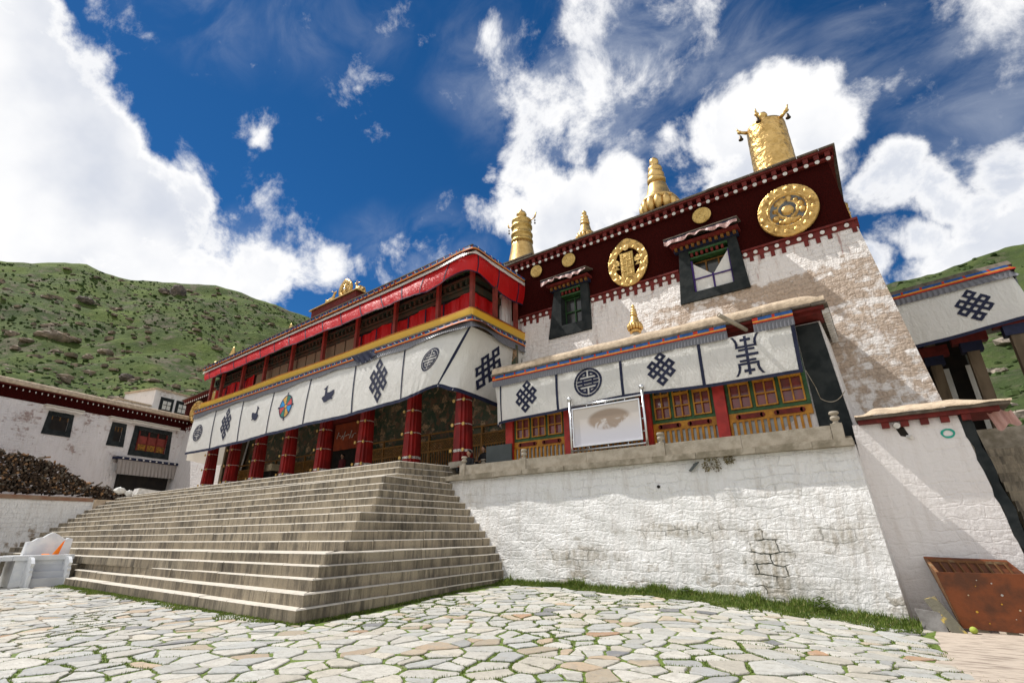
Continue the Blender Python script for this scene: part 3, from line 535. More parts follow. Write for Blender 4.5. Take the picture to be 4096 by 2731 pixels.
# x of the right end where the side flight meets the terrace wall (at y = 14.6)
Rk = [-10.9, -10.9, -10.95, -11.1, -11.27, -11.52, -11.73, -12.03, -12.30, -12.5, -12.76, -13.08, -13.36, -13.52, -13.62, -13.8, -13.95]
stairs = thing('stone_staircase', 'broad worn grey stone staircase climbing to the columned porch', 'staircase', (-20, 7, 0))
def stz(k): return .04+.243*k
for k in range(1, 18):
    z1 = stz(k); z0 = stz(k-1) if k > 1 else -.35
    c = Ck[k-1]; l = Lk[k-1]; r = (Rk[k-1], 15.2)
    m_ = MB(); rnd = random.Random(k)
    nx = max(8, int((c[0]-l[0])/1.4)); ny = 7
    lip = .018
    def edge(t, a, b, n):  # slightly uneven block line
        return (a[0]+(b[0]-a[0])*t, a[1]+(b[1]-a[1])*t)
    front = [edge(i/nx, l, c, nx) for i in range(nx+1)]; side = [edge(i/ny, c, r, ny) for i in range(ny+1)]
    zo = [rnd.uniform(-.006, .005) for _ in range(nx+ny+2)]; yo = [rnd.uniform(-.008, .008) for _ in range(nx+ny+2)]
    bev = .024
    for seq, base, nrmv in ((front, 0, (0, -1)), (side, nx, (1, 0))):
        for i in range(len(seq)-1):
            (xa, ya), (xb, yb) = seq[i], seq[i+1]; dz = zo[base+i]; dy = yo[base+i]
            if k == 17: dz = 0
            fx, fy = nrmv[0]*(-dy), nrmv[1]*dy
            ins = (-nrmv[0], -nrmv[1]); T = 1.7
            gap = .006
            L_ = math.hypot(xb-xa, yb-ya); ux, uy = (xb-xa)/L_, (yb-ya)/L_
            if i > 0: xa += ux*gap; ya += uy*gap
            lastb = (base == 0 and i == len(seq)-2)
            if i < len(seq)-2: xb -= ux*gap; yb -= uy*gap
            A = Vector((xa+fx*(0 if lastb else 1), ya-abs(fy)*0+dy*(nrmv[1] != 0), 0)); B = Vector((xb, yb+dy*(nrmv[1] != 0), 0))
            if nrmv[0]: A = Vector((xa+dy, ya, 0)); B = Vector((xb+dy, yb, 0))
            I = Vector((ins[0], ins[1], 0))
            zt = z1+dz; zb = z0-.03
            D_ = Vector((-1, .95, 0)); fc = nrmv[0] and i == 0
            if lastb: B = Vector((c[0], c[1], 0)); zt = z1
            if fc: A = Vector((c[0], c[1], 0)); zt = z1
            PA = lambda off, z: (A.x+(D_ if fc else I).x*off, A.y+(D_ if fc else I).y*off, z)
            PB = lambda off, z: (B.x+(D_ if lastb else I).x*off, B.y+(D_ if lastb else I).y*off, z)
            m_.quad(PA(0, zb), PB(0, zb), PB(0, zt-bev), PA(0, zt-bev))
            m_.quad(PA(0, zt-bev), PB(0, zt-bev), PB(bev, zt), PA(bev, zt))
            m_.quad(PA(bev, zt), PB(bev, zt), PB(T, zt), PA(T, zt))
            if not lastb: m_.quad(PB(0, zb), PB(T, zb), PB(T, zt), PB(0, zt-bev))
            if not fc: m_.quad(PA(T, zb), PA(0, zb), PA(0, zt-bev), PA(T, zt))
    if k == 17:
        m_.box(-38.6, -14.4, 13.6, 19.6, 3.4, 4.155)
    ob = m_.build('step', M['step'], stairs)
    if k == 1: ob['label'] = 'lowest step edged with grass'
# core mass so that nothing shows through below
m_ = MB()
m_.hexa([(-38.5, 8.4, -.3), (-11.6, 8.0, -.3), (-11.8, 15, -.3), (-38.5, 15, -.3), (-38.5, 13.3, 3.8), (-14.8, 13.3, 3.8), (-14.8, 15, 3.8), (-38.5, 15, 3.8)])
m_.box(-26.25, -25.9, 7.0, 8.2, -.3, .70)
ob = m_.build('stair_core', M['step'], stairs)

# ------------------------------------------------------------------ terrace retaining wall
tw = thing('terrace_wall', 'rough whitewashed retaining wall with mossy joints below the stone balustrade', 'wall', (-6, 14.6, 0))
def twy(z): return 14.92-(3.6-z)*.12
m_ = MB()
xl, xr = (lambda z: -14.3+(3.6-z)*.86 if z < 3.6 else -14.3), (lambda z: -.45+(3.6-z)*.062)
zs = lin(-.9, 3.6, 40)
m_.grid(lambda t, z: (-14.6+(xr(z)+14.6)*t, twy(z)+.02*math.sin(t*40+z*3)*math.sin(z*5+t*13), z), lin(0, 1, 80), zs)
m_.quad((xr(-.9), twy(-.9), -.9), (-.05, 15.8, -.9), (-.4, 15.8, 3.6), (xr(3.6), twy(3.6), 3.6))
m_.box(-14.4, -.46, 14.95, 18.6, 3.0, 3.60)
ob = m_.build('wall', M['terrace'], tw, False)
m_ = MB(); rnd = random.Random(3); x = -14.05
while x < -.45:
    w = min(rnd.uniform(1.0, 1.8), -.43-x); m_.box(x, x+w-.006, 14.70+rnd.uniform(-.012, .012), 15.5, 3.53+rnd.uniform(-.01, .01), 3.70+rnd.uniform(-.006, .006)); x += w
m_.build('ledge', M['ledge'], tw)
m_ = MB(); m_.box(-14.0, -.46, 15.1, 19.3, 3.60, 3.80); m_.build('terrace_floor', M['ledge'], tw)

# balustrade
bal = thing('stone_balustrade', 'low pale stone balustrade with small turned posts along the terrace edge', 'balustrade', (-6, 14.95, 3.7))
xs_ = [-12.98, -10.19, -5.22, -.71]
for a, b in zip(xs_[:-1], xs_[1:]):
    n = max(1, round((b-a)/2.6)); w = (b-a-.26)/n
    for i in range(n):
        m_ = MB(); m_.box(a+.13+i*w, a+.13+(i+1)*w-.008, 14.86, 15.02, 3.705, 4.07); m_.build('slab', M['stone'], bal)
prof = [(.001, 0), (.085, 0), (.085, .03), (.06, .05), (.06, .09), (.10, .12), (.115, .17), (.10, .21), (.07, .235), (.07, .26), (.115, .29), (.12, .33), (.10, .365), (.02, .38)]
for x in xs_:
    m_ = MB(); m_.box(x-.125, x+.125, 14.82, 15.07, 3.705, 4.10); m_.lathe([(r*.95, z*.86) for r, z in prof], (x, 14.945, 4.10), 20); m_.build('post', M['stone'], bal)
for x, y in ((-13.12, 16.3), (-12.4, 16.9)):
    t = thing('balustrade_post', 'short stone post standing behind the balustrade near the %s' % ('seated people' if y < 16.5 else 'grey board'), 'post', (x, y, 3.8))
    m_ = MB(); m_.box(x-.12, x+.12, y-.12, y+.12, 3.8, 4.18); m_.build('shaft', M['stone'], t)
    m_ = MB(); m_.lathe([(r*.95, z*.8) for r, z in prof], (x, y, 4.18), 18); m_.build('cap', M['stone'], t)

# ------------------------------------------------------------------ squeeze of the far wing
def S(x, z):
    t = max(0, (-12.8-x)/24.7); return z-.095*(z-4.17)*t
def sbox(m_, x0, x1, y0, y1, z0, z1, m=0, nseg=1):
    for i in range(nseg):
        a = x0+(x1-x0)*i/nseg; b = x0+(x1-x0)*(i+1)/nseg
        m_.hexa([(a, y0, S(a, z0)), (b, y0, S(b, z0)), (b, y1, S(b, z0)), (a, y1, S(a, z0)), (a, y0, S(a, z1)), (b, y0, S(b, z1)), (b, y1, S(b, z1)), (a, y1, S(a, z1))], m)

# ------------------------------------------------------------------ main assembly hall
hall = thing('assembly_hall', 'tall white battered monastery hall with a maroon frieze and black framed windows', 'temple', (-20, 19.1, 4))
def hy(z): return 19.12-.105*max(0, 11.65-z)
def hxr(z): return 1.08+.105*max(0, 11.65-z)
holes = [(-10.65, -9.6, 10.6, 12.42), (-4.55, -3.05, 10.5, 12.35)]
m_ = MB()
zl = sorted(set(lin(3.2, 11.65, 22)+[10.5, 10.6]))
xsL = sorted(set(lin(-14.9, -6.5, 30)+[-10.65, -9.6]))
def hallgrid(m_, xs, zs, mi=0, right=False):
    for i in range(len(xs)-1):
        for j in range(len(zs)-1):
            xc = (xs[i]+xs[i+1])/2; zc = (zs[j]+zs[j+1])/2
            if any(h[0] < xc < h[1] and h[2] < zc < h[3] for h in holes): continue
            def q(x, z): return (x+(hxr(z)-1.08)*(max(0, (x+3)/4.08) if right else 0), hy(z), S(x, z))
            m_.quad(q(xs[i], zs[j]), q(xs[i+1], zs[j]), q(xs[i+1], zs[j+1]), q(xs[i], zs[j+1]), mi)
hallgrid(m_, lin(-50.0, -37.0, 12), lin(3.2, 11.65, 12))
m_.quad((-50, 19.0, 3), (-50, 26, 3), (-50, 26, S(-50, 11.6)), (-50, 19.1, S(-50, 11.6)))
m_.build('wall', M['hall'], hall)
m_ = MB(); hallgrid(m_, sorted(set(lin(-14.9, 1.08, 48)+[-4.55, -3.05, -10.65, -9.6])), zl, 0, True)
m_.quad((hxr(3.2), hy(3.2), 3.2), (hxr(3.2)-.4, 45, 3.2), (1.08, 45, 11.65), (1.08, 19.12, 11.65))
ob = m_.build('wall', M['hall_bare'], hall); ob['label'] = 'worn stretch of wall where the bare stone shows'
# frieze
m_ = MB(); zf = [11.72, 12.35, 12.42, 14.36]
for seg in ((-50, -12.9), (-12.9, .80)):
    xs = sorted(set(lin(seg[0], seg[1], 12)+[v for h in holes for v in h[:2] if seg[0] < v < seg[1]]))
    for i in range(len(xs)-1):
        for j in range(len(zf)-1):
            xc = (xs[i]+xs[i+1])/2; zc = (zf[j]+zf[j+1])/2
            if any(h[0] < xc < h[1] and h[2] < zc < h[3] for h in holes): continue
            e = lambda x, z: (x+(.2*(14.36-z)/2.64 if x > .79 else 0), 19.13-.0*(z), S(x, z))
            m_.quad(e(xs[i], zf[j]), e(xs[i+1], zf[j]), e(xs[i+1], zf[j+1]), e(xs[i], zf[j+1]))
m_.quad((.99, 19.13, 11.7), (.95, 45, 11.7), (.8, 45, 14.36), (.80, 19.13, 14.36))
m_.quad((-50, 26, S(-50, 11.7)), (-50, 19.13, S(-50, 11.7)), (-50, 19.13, S(-50, 14.4)), (-50, 26, S(-50, 14.4)))
m_.build('frieze', M['maroon'], hall)
# cornice: beam, beam ends, slate edge, white discs
m_ = MB()
for a, b in ((-50.2, -12.9), (-12.9, 1.0)): sbox(m_, a, b, 18.98, 19.4, 14.38, 14.46, 0, 6)
m_.box(.82, .98, 19.4, 40, 14.38, 14.46)
x = -50
while x < 1.0:
    sbox(m_, x, x+.17, 18.90, 19.3, 14.47, 14.66); x += .36
for a, b in ((-50.2, -12.9), (-12.9, 1.0)): sbox(m_, a, b, 19.06, 19.3, 14.465, 14.665, 1, 6)
for a, b in ((-50.3, -12.9), (-12.9, 1.06)): sbox(m_, a, b, 18.86, 19.4, 14.67, 14.76, 0, 6)
m_.build('cornice', [M['dred'], M['maroon']], hall)
m_ = MB()
x = -50.4
rr = random.Random(5)
while x < 1.12:
    w = min(rr.uniform(.5, 1.0), 1.14-x)
    if w <= 0.02: break
    sbox(m_, x, x+w-.01, 18.78+rr.uniform(-.03, .03), 45, 14.765, 14.82+rr.uniform(0, .025)); x += w
m_.build('roof_edge', M['slate'], hall)
m_ = MB()
def disc(m_, x, y, z, r, t=.03, n=14, m=0, sx=1, sz=1):
    i0 = len(m_.v)
    for yy in (y, y-t):
        for k in range(n):
            a = 2*math.pi*k/n; m_.v.append((x+r*sx*math.cos(a), yy, z+r*sz*math.sin(a)))
    for k in range(n): m_.f.append((i0+k, i0+(k+1) % n, i0+n+(k+1) % n, i0+n+k)); m_.m.append(m)
    m_.f.append(tuple(i0+n+k for k in range(n))); m_.m.append(m)
x = .84
while x > -50: disc(m_, x, 18.975, S(x, 14.42)-.045, .078, .03); x -= .36
m_.build('disc_row', M['white'], hall)['kind'] = 'stuff'
# lower painted band with discs
rr = random.Random(9)
for a, b in ((-49.9, -37.2), (-13.1, -11.2), (-9.15, -5.08), (-2.62, 1.16)):
    m_ = MB(); sbox(m_, a, b, 19.0, 19.3, 11.66, 11.74, 0, 4); sbox(m_, a, b, 19.06, 19.3, 11.42, 11.655, 0, 4)
    x = a+.1
    while x < b-.1:
        disc(m_, x, 19.055, S(x, 11.54), .075, .03, m=1)
        if rr.random() < .8: sbox(m_, x+.12, x+.26, 19.05, 19.25, 11.24-rr.random()*.08, 11.42)
        x += .37
    m_.build('painted_band', [M['dred'], M['white']], hall)
# roof slab and rear
m_ = MB(); m_.box(-50.2, .7, 19.5, 45, 11, 13.3); m_.build('roof', M['mud'], hall)

m_ = MB(); disc(m_, -5.4, twy(2.85)-.01, 2.85, .045, .03, 12); m_.build('drain_hole', M['dark'], tw)
# windows of the hall
def hall_window(xo, xi, zo, zi, kind):
    (tl, tr, bl, br_) = xo; (il, ir) = xi; (zb, zt) = zo; (ib, it) = zi
    w = thing('w', None, None); 
    y0 = 18.93
    m_ = MB()
    def face(p, y=y0): m_.quad(*[(a, y, b) for a, b in p])
    yb = 18.86
    P = {'bl': (bl, yb, zb), 'br': (br_, yb, zb), 'tl': (tl, 18.95, zt), 'tr': (tr, 18.95, zt), 'ibl': (il, 18.89, ib), 'ibr': (ir, 18.89, ib), 'itl': (il, 18.95, it), 'itr': (ir, 18.95, it)}
    for a, b, c, d in (('bl', 'br', 'ibr', 'ibl'), ('br', 'tr', 'itr', 'ibr'), ('tr', 'tl', 'itl', 'itr'), ('tl', 'bl', 'ibl', 'itl')): m_.quad(P[a], P[b], P[c], P[d])
    bk = lambda p: (p[0], 19.5, p[2])
    for a, b in (('ibl', 'ibr'), ('ibr', 'itr'), ('itr', 'itl'), ('itl', 'ibl')): m_.quad(P[a], P[b], bk(P[b]), bk(P[a]))
    for a, b in (('bl', 'br'), ('br', 'tr'), ('tr', 'tl'), ('tl', 'bl')): m_.quad(P[b], P[a], bk(P[a]), bk(P[b]))
    bpy.data.objects.remove(w)
    win = m_.build('window', M['black'], hall)
    m_ = MB(); m_.quad((il, 19.42, ib), (ir, 19.42, ib), (ir, 19.42, it), (il, 19.42, it)); m_.build('pane', M['glassd'], win)
    m_ = MB(); w_ = ir-il
    nb = 3 if kind == 'R' else 2
    for i in range(nb+1): m_.box(il+w_*i/nb-.03, il+w_*i/nb+.03, 19.34, 19.40, ib, it-.35, 0)
    for q in (ib+.03, (ib+it)/2-.15, it-.4): m_.box(il, ir, 19.33, 19.39, q-.025, q+.025, 0)
    m_.build('frame', M['ochred'] if kind == 'R' else M['green'], win)
    # beams over the opening
    m_ = MB(); m_.box(il, ir, 19.0, 19.35, it-.33, it-.26, 1)
    x = il+.05
    while x < ir-.1: m_.box(x, x+.09, 18.93, 19.3, it-.25, it-.10, 0); x += .2
    m_.box(il, ir, 18.9, 19.35, it-.09, it-.01, 1)
    x = tl-.12
    while x < tr: m_.box(x, x+.11, 18.74, 19.1, zt-.14, zt-.01, 2); x += .23
    m_.box(tl-.18, tr+.12, 18.85, 19.1, zt-.16, zt+.0, 3)
    m_.box(tl-.25, tr+.2, 18.62, 19.1, zt+.005, zt+.12, 0)
    m_.build('lintel', [M['dred'], M['green'], M['ochred'], M['navy']], win)
    # awning: slate lid and frilled cloth
    m_ = MB(); m_.hexa([(tl-.42, 18.35, zt+.28), (tr+.26, 18.35, zt+.28), (tr+.26, 19.12, zt+.46), (tl-.42, 19.12, zt+.46), (tl-.42, 18.35, zt+.33), (tr+.26, 18.35, zt+.33), (tr+.26, 19.12, zt+.52), (tl-.42, 19.12, zt+.52)])
    m_.build('canopy', M['slate'], win)
    m_ = MB(); a, b = tl-.40, tr+.24; rw = random.Random(int(abs(tl)*10))
    ph = rw.random()*6
    def fr(t, v):
        x = a+(b-a)*t; z = zt+.27-v*(.20+.07*math.sin(t*9+ph)+.05*math.sin(t*31))
        return (x, 18.37-.05*v+.045*v*math.sin(t*46+ph), z)
    m_.grid(fr, lin(0, 1, 70), lin(0, 1, 5), lambda i, j: 1 if j == 0 else 0)
    m_.build('frill', [M['frill'], M['navy']], win, True)
    return win
M['frill'] = cloth_mat('faded_pink_frill', (.70, .42, .37), .5, .4)
wl = hall_window((-10.98, -9.23, -11.36, -9.14), (-10.65, -9.6), (10.08, 12.62), (10.6, 12.42), 'L')
wr = hall_window((-4.94, -2.72, -5.15, -2.53), (-4.55, -3.05), (10.11, 12.60), (10.5, 12.35), 'R')
# torn white curtain in right window
m_ = MB()
def cur(pts): m_.poly([(x, 18.98+.01*i, z) for i, (x, z) in enumerate(pts)])
m_.poly([(-4.5, 19.0, 10.52), (-3.79, 18.97, 10.52), (-3.79, 18.97, 11.12), (-4.5, 19.0, 11.8)])
m_.poly([(-3.74, 18.97, 10.52), (-3.07, 19.0, 10.52), (-3.07, 19.0, 12.0), (-3.74, 18.97, 11.12)])
m_.build('curtain', M['cloth'], wr)
M['purple'] = pmat('purple_tape', (.05, .02, .14), (.04, .02, .11), 6)
m_ = MB(); m_.box(-4.5, -3.07, 18.945, 18.965, 11.03, 11.09); m_.box(-3.80, -3.73, 18.94, 18.96, 10.5, 11.15); m_.box(-4.54, -4.47, 18.945, 18.965, 10.5, 11.9); m_.box(-3.10, -3.06, 18.945, 18.965, 10.5, 12.0)
m_.build('curtain_tape', M['purple'], wr)

# ------------------------------------------------------------------ gilt medallions
def relief(name, label, cx, cz, rx, rz, hf, mat, y=19.0, n=56, point=False, group=None):
    m_ = MB()
    def fn(r, t):
        a = 2*math.pi*t; rr = r
        k = 1+.10*max(0, math.sin(a))**14 if point else 1
        px, pz = rr*math.cos(a)*k, rr*math.sin(a)*k
        return (cx+rx*px, y-hf(px/k, pz/k, r)*(1 if r < .999 else 0), S(cx, cz+rz*pz))
    rs = lin(0.0, .985, 34)+[1.0]
    tt_ = lin(0, 1, n); two = isinstance(mat, list)
    m_.grid(lambda r, t: fn(r, t), rs, tt_, (lambda i, j: 1 if rs[i] < .58 and hf(rs[i]*math.cos(6.2832*tt_[j]), rs[i]*math.sin(6.2832*tt_[j]), rs[i]) < .03 else 0) if two else 0)
    o = m_.build(name, mat, None, True); tag(o, label, 'medallion', group)
    return o
def h_small(x, z, r): return .05+.02*(abs(r-.85) < .06)+.022*(math.sin(x*11)*math.cos(z*9) > .25)*(r < .6)
GRP = 'small gilt roundels on the maroon frieze'
relief('gilt_roundel', 'small gilt roundel at the left end of the frieze, beside the porch roof', -12.0, 13.93, .33, .33, h_small, M['goldm'], group=GRP)
relief('gilt_roundel', 'small gilt roundel above the narrow black framed window', -10.14, 13.93, .36, .36, h_small, M['goldm'], group=GRP)
relief('gilt_roundel', 'small gilt roundel above the wide window with the white curtain', -3.83, 13.85, .38, .36, h_small, M['goldm'], group=GRP)
relief('gilt_roundel', 'small gilt roundel on the far wing behind the porch, above the tall medallion', -44.6, 14.1, .55, .55, h_small, M['goldm'], group=GRP)
def h_big(x, z, r):
    if r > .66:
        a = math.atan2(z, x); k = abs((a/(2*math.pi)*16) % 1-.5)
        b = max(0, 1-((k*2)**2*2+((r-.83)/.10)**2)); return .10+.07*math.sqrt(b)+.015*math.sin(a*60)*math.sin(r*50)
    if r > .60: return .15
    d = math.hypot(x, z*1.15); h = .02
    if d < .20: h = .10+.08*math.sqrt(max(0, 1-(d/.2)**2))
    elif .27 < math.hypot(x, (z-.02)*1.0) < .36 and abs(x) > .05: h = .11
    for (bx, bz, br) in ((.43, .12, .12), (.45, -.12, .13), (-.42, -.2, .12), (-.4, .1, .08), (.3, .3, .1), (-.1, -.42, .12), (.12, -.42, .12), (0, -.38, .1), (-.28, -.40, .09), (.28, -.40, .09), (-.12, .42, .13), (.10, .45, .12), (-.28, .36, .1)):
        e = math.hypot(x-bx, z-bz)/br
        if e < 1: h = max(h, .04+.09*math.sqrt(1-e*e))
    return h
relief('gilt_medallion', 'large round gilt relief medallion near the right corner of the frieze', -.80, 12.80, 1.03, 1.08, h_big, [M['gold'], pmat('grey_patina', (.20, .22, .23), (.14, .15, .16), 6, rough=.6)], n=110)
relief('gilt_medallion', 'round gilt medallion on the far left wing of the frieze, half hidden by the porch', -47.2, 12.95, 1.15, 1.15, h_big, M['gold'], n=80)
o = relief('gilt_medallion', 'gilt medallion on the side wall round the right corner, seen edge on', 0, 12.7, .5, .6, h_big, M['gold'], y=0, n=50)
o.rotation_euler = (0, 0, math.radians(90)); o.location = (.92, 20.6, 0)
# openwork medallion with monogram panel
t = thing('openwork_medallion', 'gilt openwork ring medallion with an upright monogram panel, between the two windows', 'medallion', (-7.2, 19, 12.7))
m_ = MB()
def rg(r, a_):
    a = 2*math.pi*a_; k = 1+.09*max(0, math.sin(a))**20
    rr = .64+.36*r; px, pz = rr*math.cos(a)*(k if r > .3 else 1), rr*math.sin(a)*(k if r > .3 else 1)
    bb = math.sin(a*14)*math.sin(r*3.14*2)
    h = 0 if r in (0., 1.) else .07+.03*bb
    return (-7.2+.93*px, 19.0-h, 12.76+1.13*pz)
m_.grid(rg, [0., .02, .1, .2, .3, .4, .5, .6, .7, .8, .9, .98, 1.], lin(0, 1, 150)); m_.build('ring', M['gold'], t, True)
m_ = MB()
m_.box(-7.52, -6.92, 18.93, 19.0, 12.05, 13.28)
for q in (-7.42, -7.22, -7.05): m_.box(q-.02, q+.02, 18.90, 18.928, 12.12, 13.2)
for i, q in enumerate(lin(12.2, 13.05, 6)): m_.box(-7.5 if i % 2 else -7.25, -7.2 if i % 2 else -6.95, 18.895, 18.925, q-.02, q+.02)
m_.build('monogram_panel', M['goldm'], t)
m_ = MB(); disc(m_, -7.2, 18.93, 13.52, .15, .05, 20); m_.ball((-7.2, 18.9, 13.53), .10, 12, sc=(1, .4, 1)); m_.build('sun_disc', M['goldp'], t)
for sx in (-1, 1):
    m_ = MB(); X = -7.22+sx*.50; m_.poly([(X-.14, 18.93, 12.72), (X+.14, 18.93, 12.72), (X+.16, 18.93, 12.9), (X, 18.93, 13.05), (X-.16, 18.93, 12.9)]); m_.poly([(X-.14, 18.95, 12.55), (X, 18.93, 12.72), (X+.14, 18.95, 12.55)]); m_.build('finial_relief', M['goldm'], t)

# ------------------------------------------------------------------ roof ornaments
K2=.80
def sc2(p): return [(r*K2, z) for r, z in p]
def lat(name, label, cat, base, parts, group=None):
    t = thing(name, label, cat, base)
    for nm, prof, mat, kw in parts:
        m_ = MB(); m_.lathe(prof, base, kw.get('n', 32), mod=kw.get('mod')); m_.build(nm, mat, t, True)
    if group: t['group'] = group
    return t
# big drum right
bx, by, bz = -.92, 20.0, 14.6
R0 = .78
drum = lat('gilt_victory_banner', 'big gilt cylindrical victory banner with little bells on the right end of the roof', 'roof ornament', (bx, by, bz), [
    ('drum', [(R0*1.03, 0), (R0*1.03, .5), (R0*1.015, .9), (R0*1.02, .92), (R0*1.02, .95), (R0*1.0, 1.4), (R0*1.01, 1.42), (R0*1.01, 1.45), (R0*.985, 1.9), (R0*.995, 1.92), (R0*.995, 1.95), (R0*.97, 2.4), (R0*.98, 2.42), (R0*.98, 2.45), (R0*.955, 2.85), (R0*.96, 2.88), (R0*.94, 2.98), (R0*.8, 3.05), (R0*.3, 3.12)], M['goldd'], {'n': 56}),
    ('top_finial', [(.18, 3.05), (.20, 3.12), (.10, 3.2), (.16, 3.27), (.17, 3.33), (.08, 3.40), (.07, 3.46), (.17, 3.56), (.19, 3.65), (.15, 3.75), (.05, 3.83), (.01, 3.86)], M['goldp'], {'n': 20})])
for i in range(4):
    a = math.radians([200, 262, 330, 95][i]); dx, dy = math.cos(a), math.sin(a)
    p0 = Vector((bx+dx*R0*.95, by+dy*R0*.95, bz+2.92)); p1 = p0+Vector((dx*.28, dy*.28, .10)); p2 = p1+Vector((dx*.10, dy*.10, .22))
    m_ = MB(); m_.tube(p0, p1, .075, .06); m_.tube(p1, p2, .055, .025); m_.ball(p1, .085, 8, sc=(1.2, 1.2, .8)); br_ = m_.build('dragon_bracket', M['goldp'], drum, True)
    m_ = MB(); b0 = p1+Vector((0, 0, -.08)); m_.tube(b0, b0+Vector((0, 0, -.12)), .012, n=6); m_.lathe([(.02, 0), (.045, -.01), (.06, -.06), (.07, -.14), (.10, -.20), (.10, -.215), (.02, -.215)], b0+Vector((0, 0, -.10)), 14); m_.build('bell', M['bronze'], br_, True)
# small drum left
bx2, by2, bz2 = -13.72, 20.3, 14.5
PET = lambda k: (lambda t, z: 1+.03*math.cos(t*k))
d2 = lat('gilt_victory_banner', 'slender gilt victory banner with flared skirt on the roof beside the porch', 'roof ornament', (bx2, by2, bz2), [
    ('skirt', sc2([(1.05, .75), (1.02, .85), (.90, 1.3), (.80, 1.75), (.74, 2.1), (.70, 2.3)]), M['goldp'], {'n': 40, 'mod': PET(20)}),
    ('drum', sc2([(.70, 2.3), (.78, 2.36), (.78, 2.44), (.68, 2.5), (.68, 2.72), (.77, 2.78), (.77, 2.86), (.67, 2.92), (.66, 3.25), (.75, 3.31), (.75, 3.40), (.66, 3.46), (.66, 3.66), (.72, 3.72), (.70, 3.80), (.60, 3.86), (.25, 3.92)]), M['goldm'], {'n': 40}),
    ('top_finial', [(.20, 3.88), (.14, 3.95), (.12, 4.02), (.28, 4.12), (.30, 4.25), (.24, 4.38), (.10, 4.48), (.07, 4.56), (.01, 4.66)], M['goldp'], {'n': 20})])
for sx in (-1, 1):
    m_ = MB(); a = Vector((bx2+sx*.53, by2, bz2+3.62)); b = a+Vector((sx*.36, 0, .10)); c = b+Vector((sx*.10, 0, .30)); m_.tube(a, b, .04, .03); m_.tube(b, c, .05, .03); b_ = m_.build('bracket', M['goldp'], d2, True)
    m_ = MB(); m_.tube(b, b-Vector((0, 0, .35)), .008, n=5); m_.ball(b-Vector((0, 0, .2)), .05, 8); m_.ball(b-Vector((0, 0, .38)), .055, 8); m_.build('bell', M['bronze'], b_, True)
m_ = MB(); m_.box(-14.9, -12.6, 19.45, 21.4, 14.5, 15.30, 0); m_.box(-15.0, -12.5, 19.35, 21.5, 15.30, 15.38, 1)
pl = m_.build('roof_plinth', [M['hall'], M['slate']]); tag(pl, 'small whitewashed plinth under the slender gilt banner', 'plinth')
# finials: lotus + bell + spire
def finial(cx, cy, cz, s, label, name='gilt_finial', group='gilt spire finials on the roofs'):
    t = thing(name, label, 'finial', (cx, cy, cz), group)
    m_ = MB()
    m_.lathe([(.55*s, 0), (.5*s, .2*s), (.42*s, .35*s), (.5*s, .55*s)], (cx, cy, cz), 28)
    for k in range(14):
        a = 2*math.pi*k/14; m_.ball((cx+.60*s*math.cos(a), cy+.60*s*math.sin(a), cz+.52*s), .19*s, 10, sc=(.85, .85, 1.6))
    m_.build('lotus_base', M['goldp'], t, True)
    m_ = MB(); m_.lathe([(.05*s, .66*s), (.62*s, .70*s), (.68*s, .78*s), (.60*s, .92*s), (.46*s, 1.05*s), (.40*s, 1.3*s), (.34*s, 1.55*s), (.26*s, 1.66*s)], (cx, cy, cz), 32); m_.build('bell', M['goldp'], t, True)
    m_ = MB(); m_.lathe([(.24*s, 1.64*s), (.33*s, 1.70*s), (.34*s, 1.84*s), (.27*s, 1.90*s), (.28*s, 1.93*s), (.31*s, 2.06*s), (.25*s, 2.18*s), (.22*s, 2.22*s), (.27*s, 2.30*s), (.24*s, 2.40*s), (.14*s, 2.46*s), (.11*s, 2.52*s), (.17*s, 2.62*s), (.16*s, 2.74*s), (.08*s, 2.84*s), (.01*s, 2.90*s)], (cx, cy, cz), 26); m_.build('spire', M['goldp'], t, True)
    return t
finial(-5.82, 20.2, 15.0, 1.28, 'larger gilt spire finial with fat lotus petals, in the middle of the roof')
finial(-9.72, 20.2, 15.2, .72, 'smaller gilt spire finial on the roof, second from the left')
# small finial on the annex roof with a plaster foot
t = finial(-6.43, 17.0, 8.62, .40, 'tiny gilt spire finial on a grey plaster foot on the annex roof')
m_ = MB(); m_.lathe([(.34, -.75), (.30, -.45), (.20, -.15), (.10, .0)], (-6.43, 17, 8.65), 20); m_.build('plaster_foot', M['stone'], t, True)

# ------------------------------------------------------------------ cloth system
def knots(T, B):
    T = [Vector(p) for p in T]; B = [Vector(p) for p in B]
    s = [0.]
    for a, b in zip(T[:-1], T[1:]): s.append(s[-1]+(b-a).length)
    def ev(A, u):
        u = min(max(u, 0), s[-1]-1e-6); i = max(j for j in range(len(s)-1) if s[j] <= u); t = (u-s[i])/(s[i+1]-s[i])
        p1, p2 = A[i], A[i+1]; p0 = A[i-1] if i > 0 else p1*2-p2; p3 = A[i+2] if i+2 < len(A) else p2*2-p1
        return .5*((2*p1)+(p2-p0)*t+(2*p0-5*p1+4*p2-p3)*t*t+(3*p1-p0-3*p2+p3)*t**3)
    def evl(A, u):
        u = min(max(u, 0), s[-1]-1e-6); i = max(j for j in range(len(s)-1) if s[j] <= u); t = (u-s[i])/(s[i+1]-s[i]); return A[i].lerp(A[i+1], t)
    return s[-1], (lambda u: evl(T, u)), (lambda u: ev(B, u))
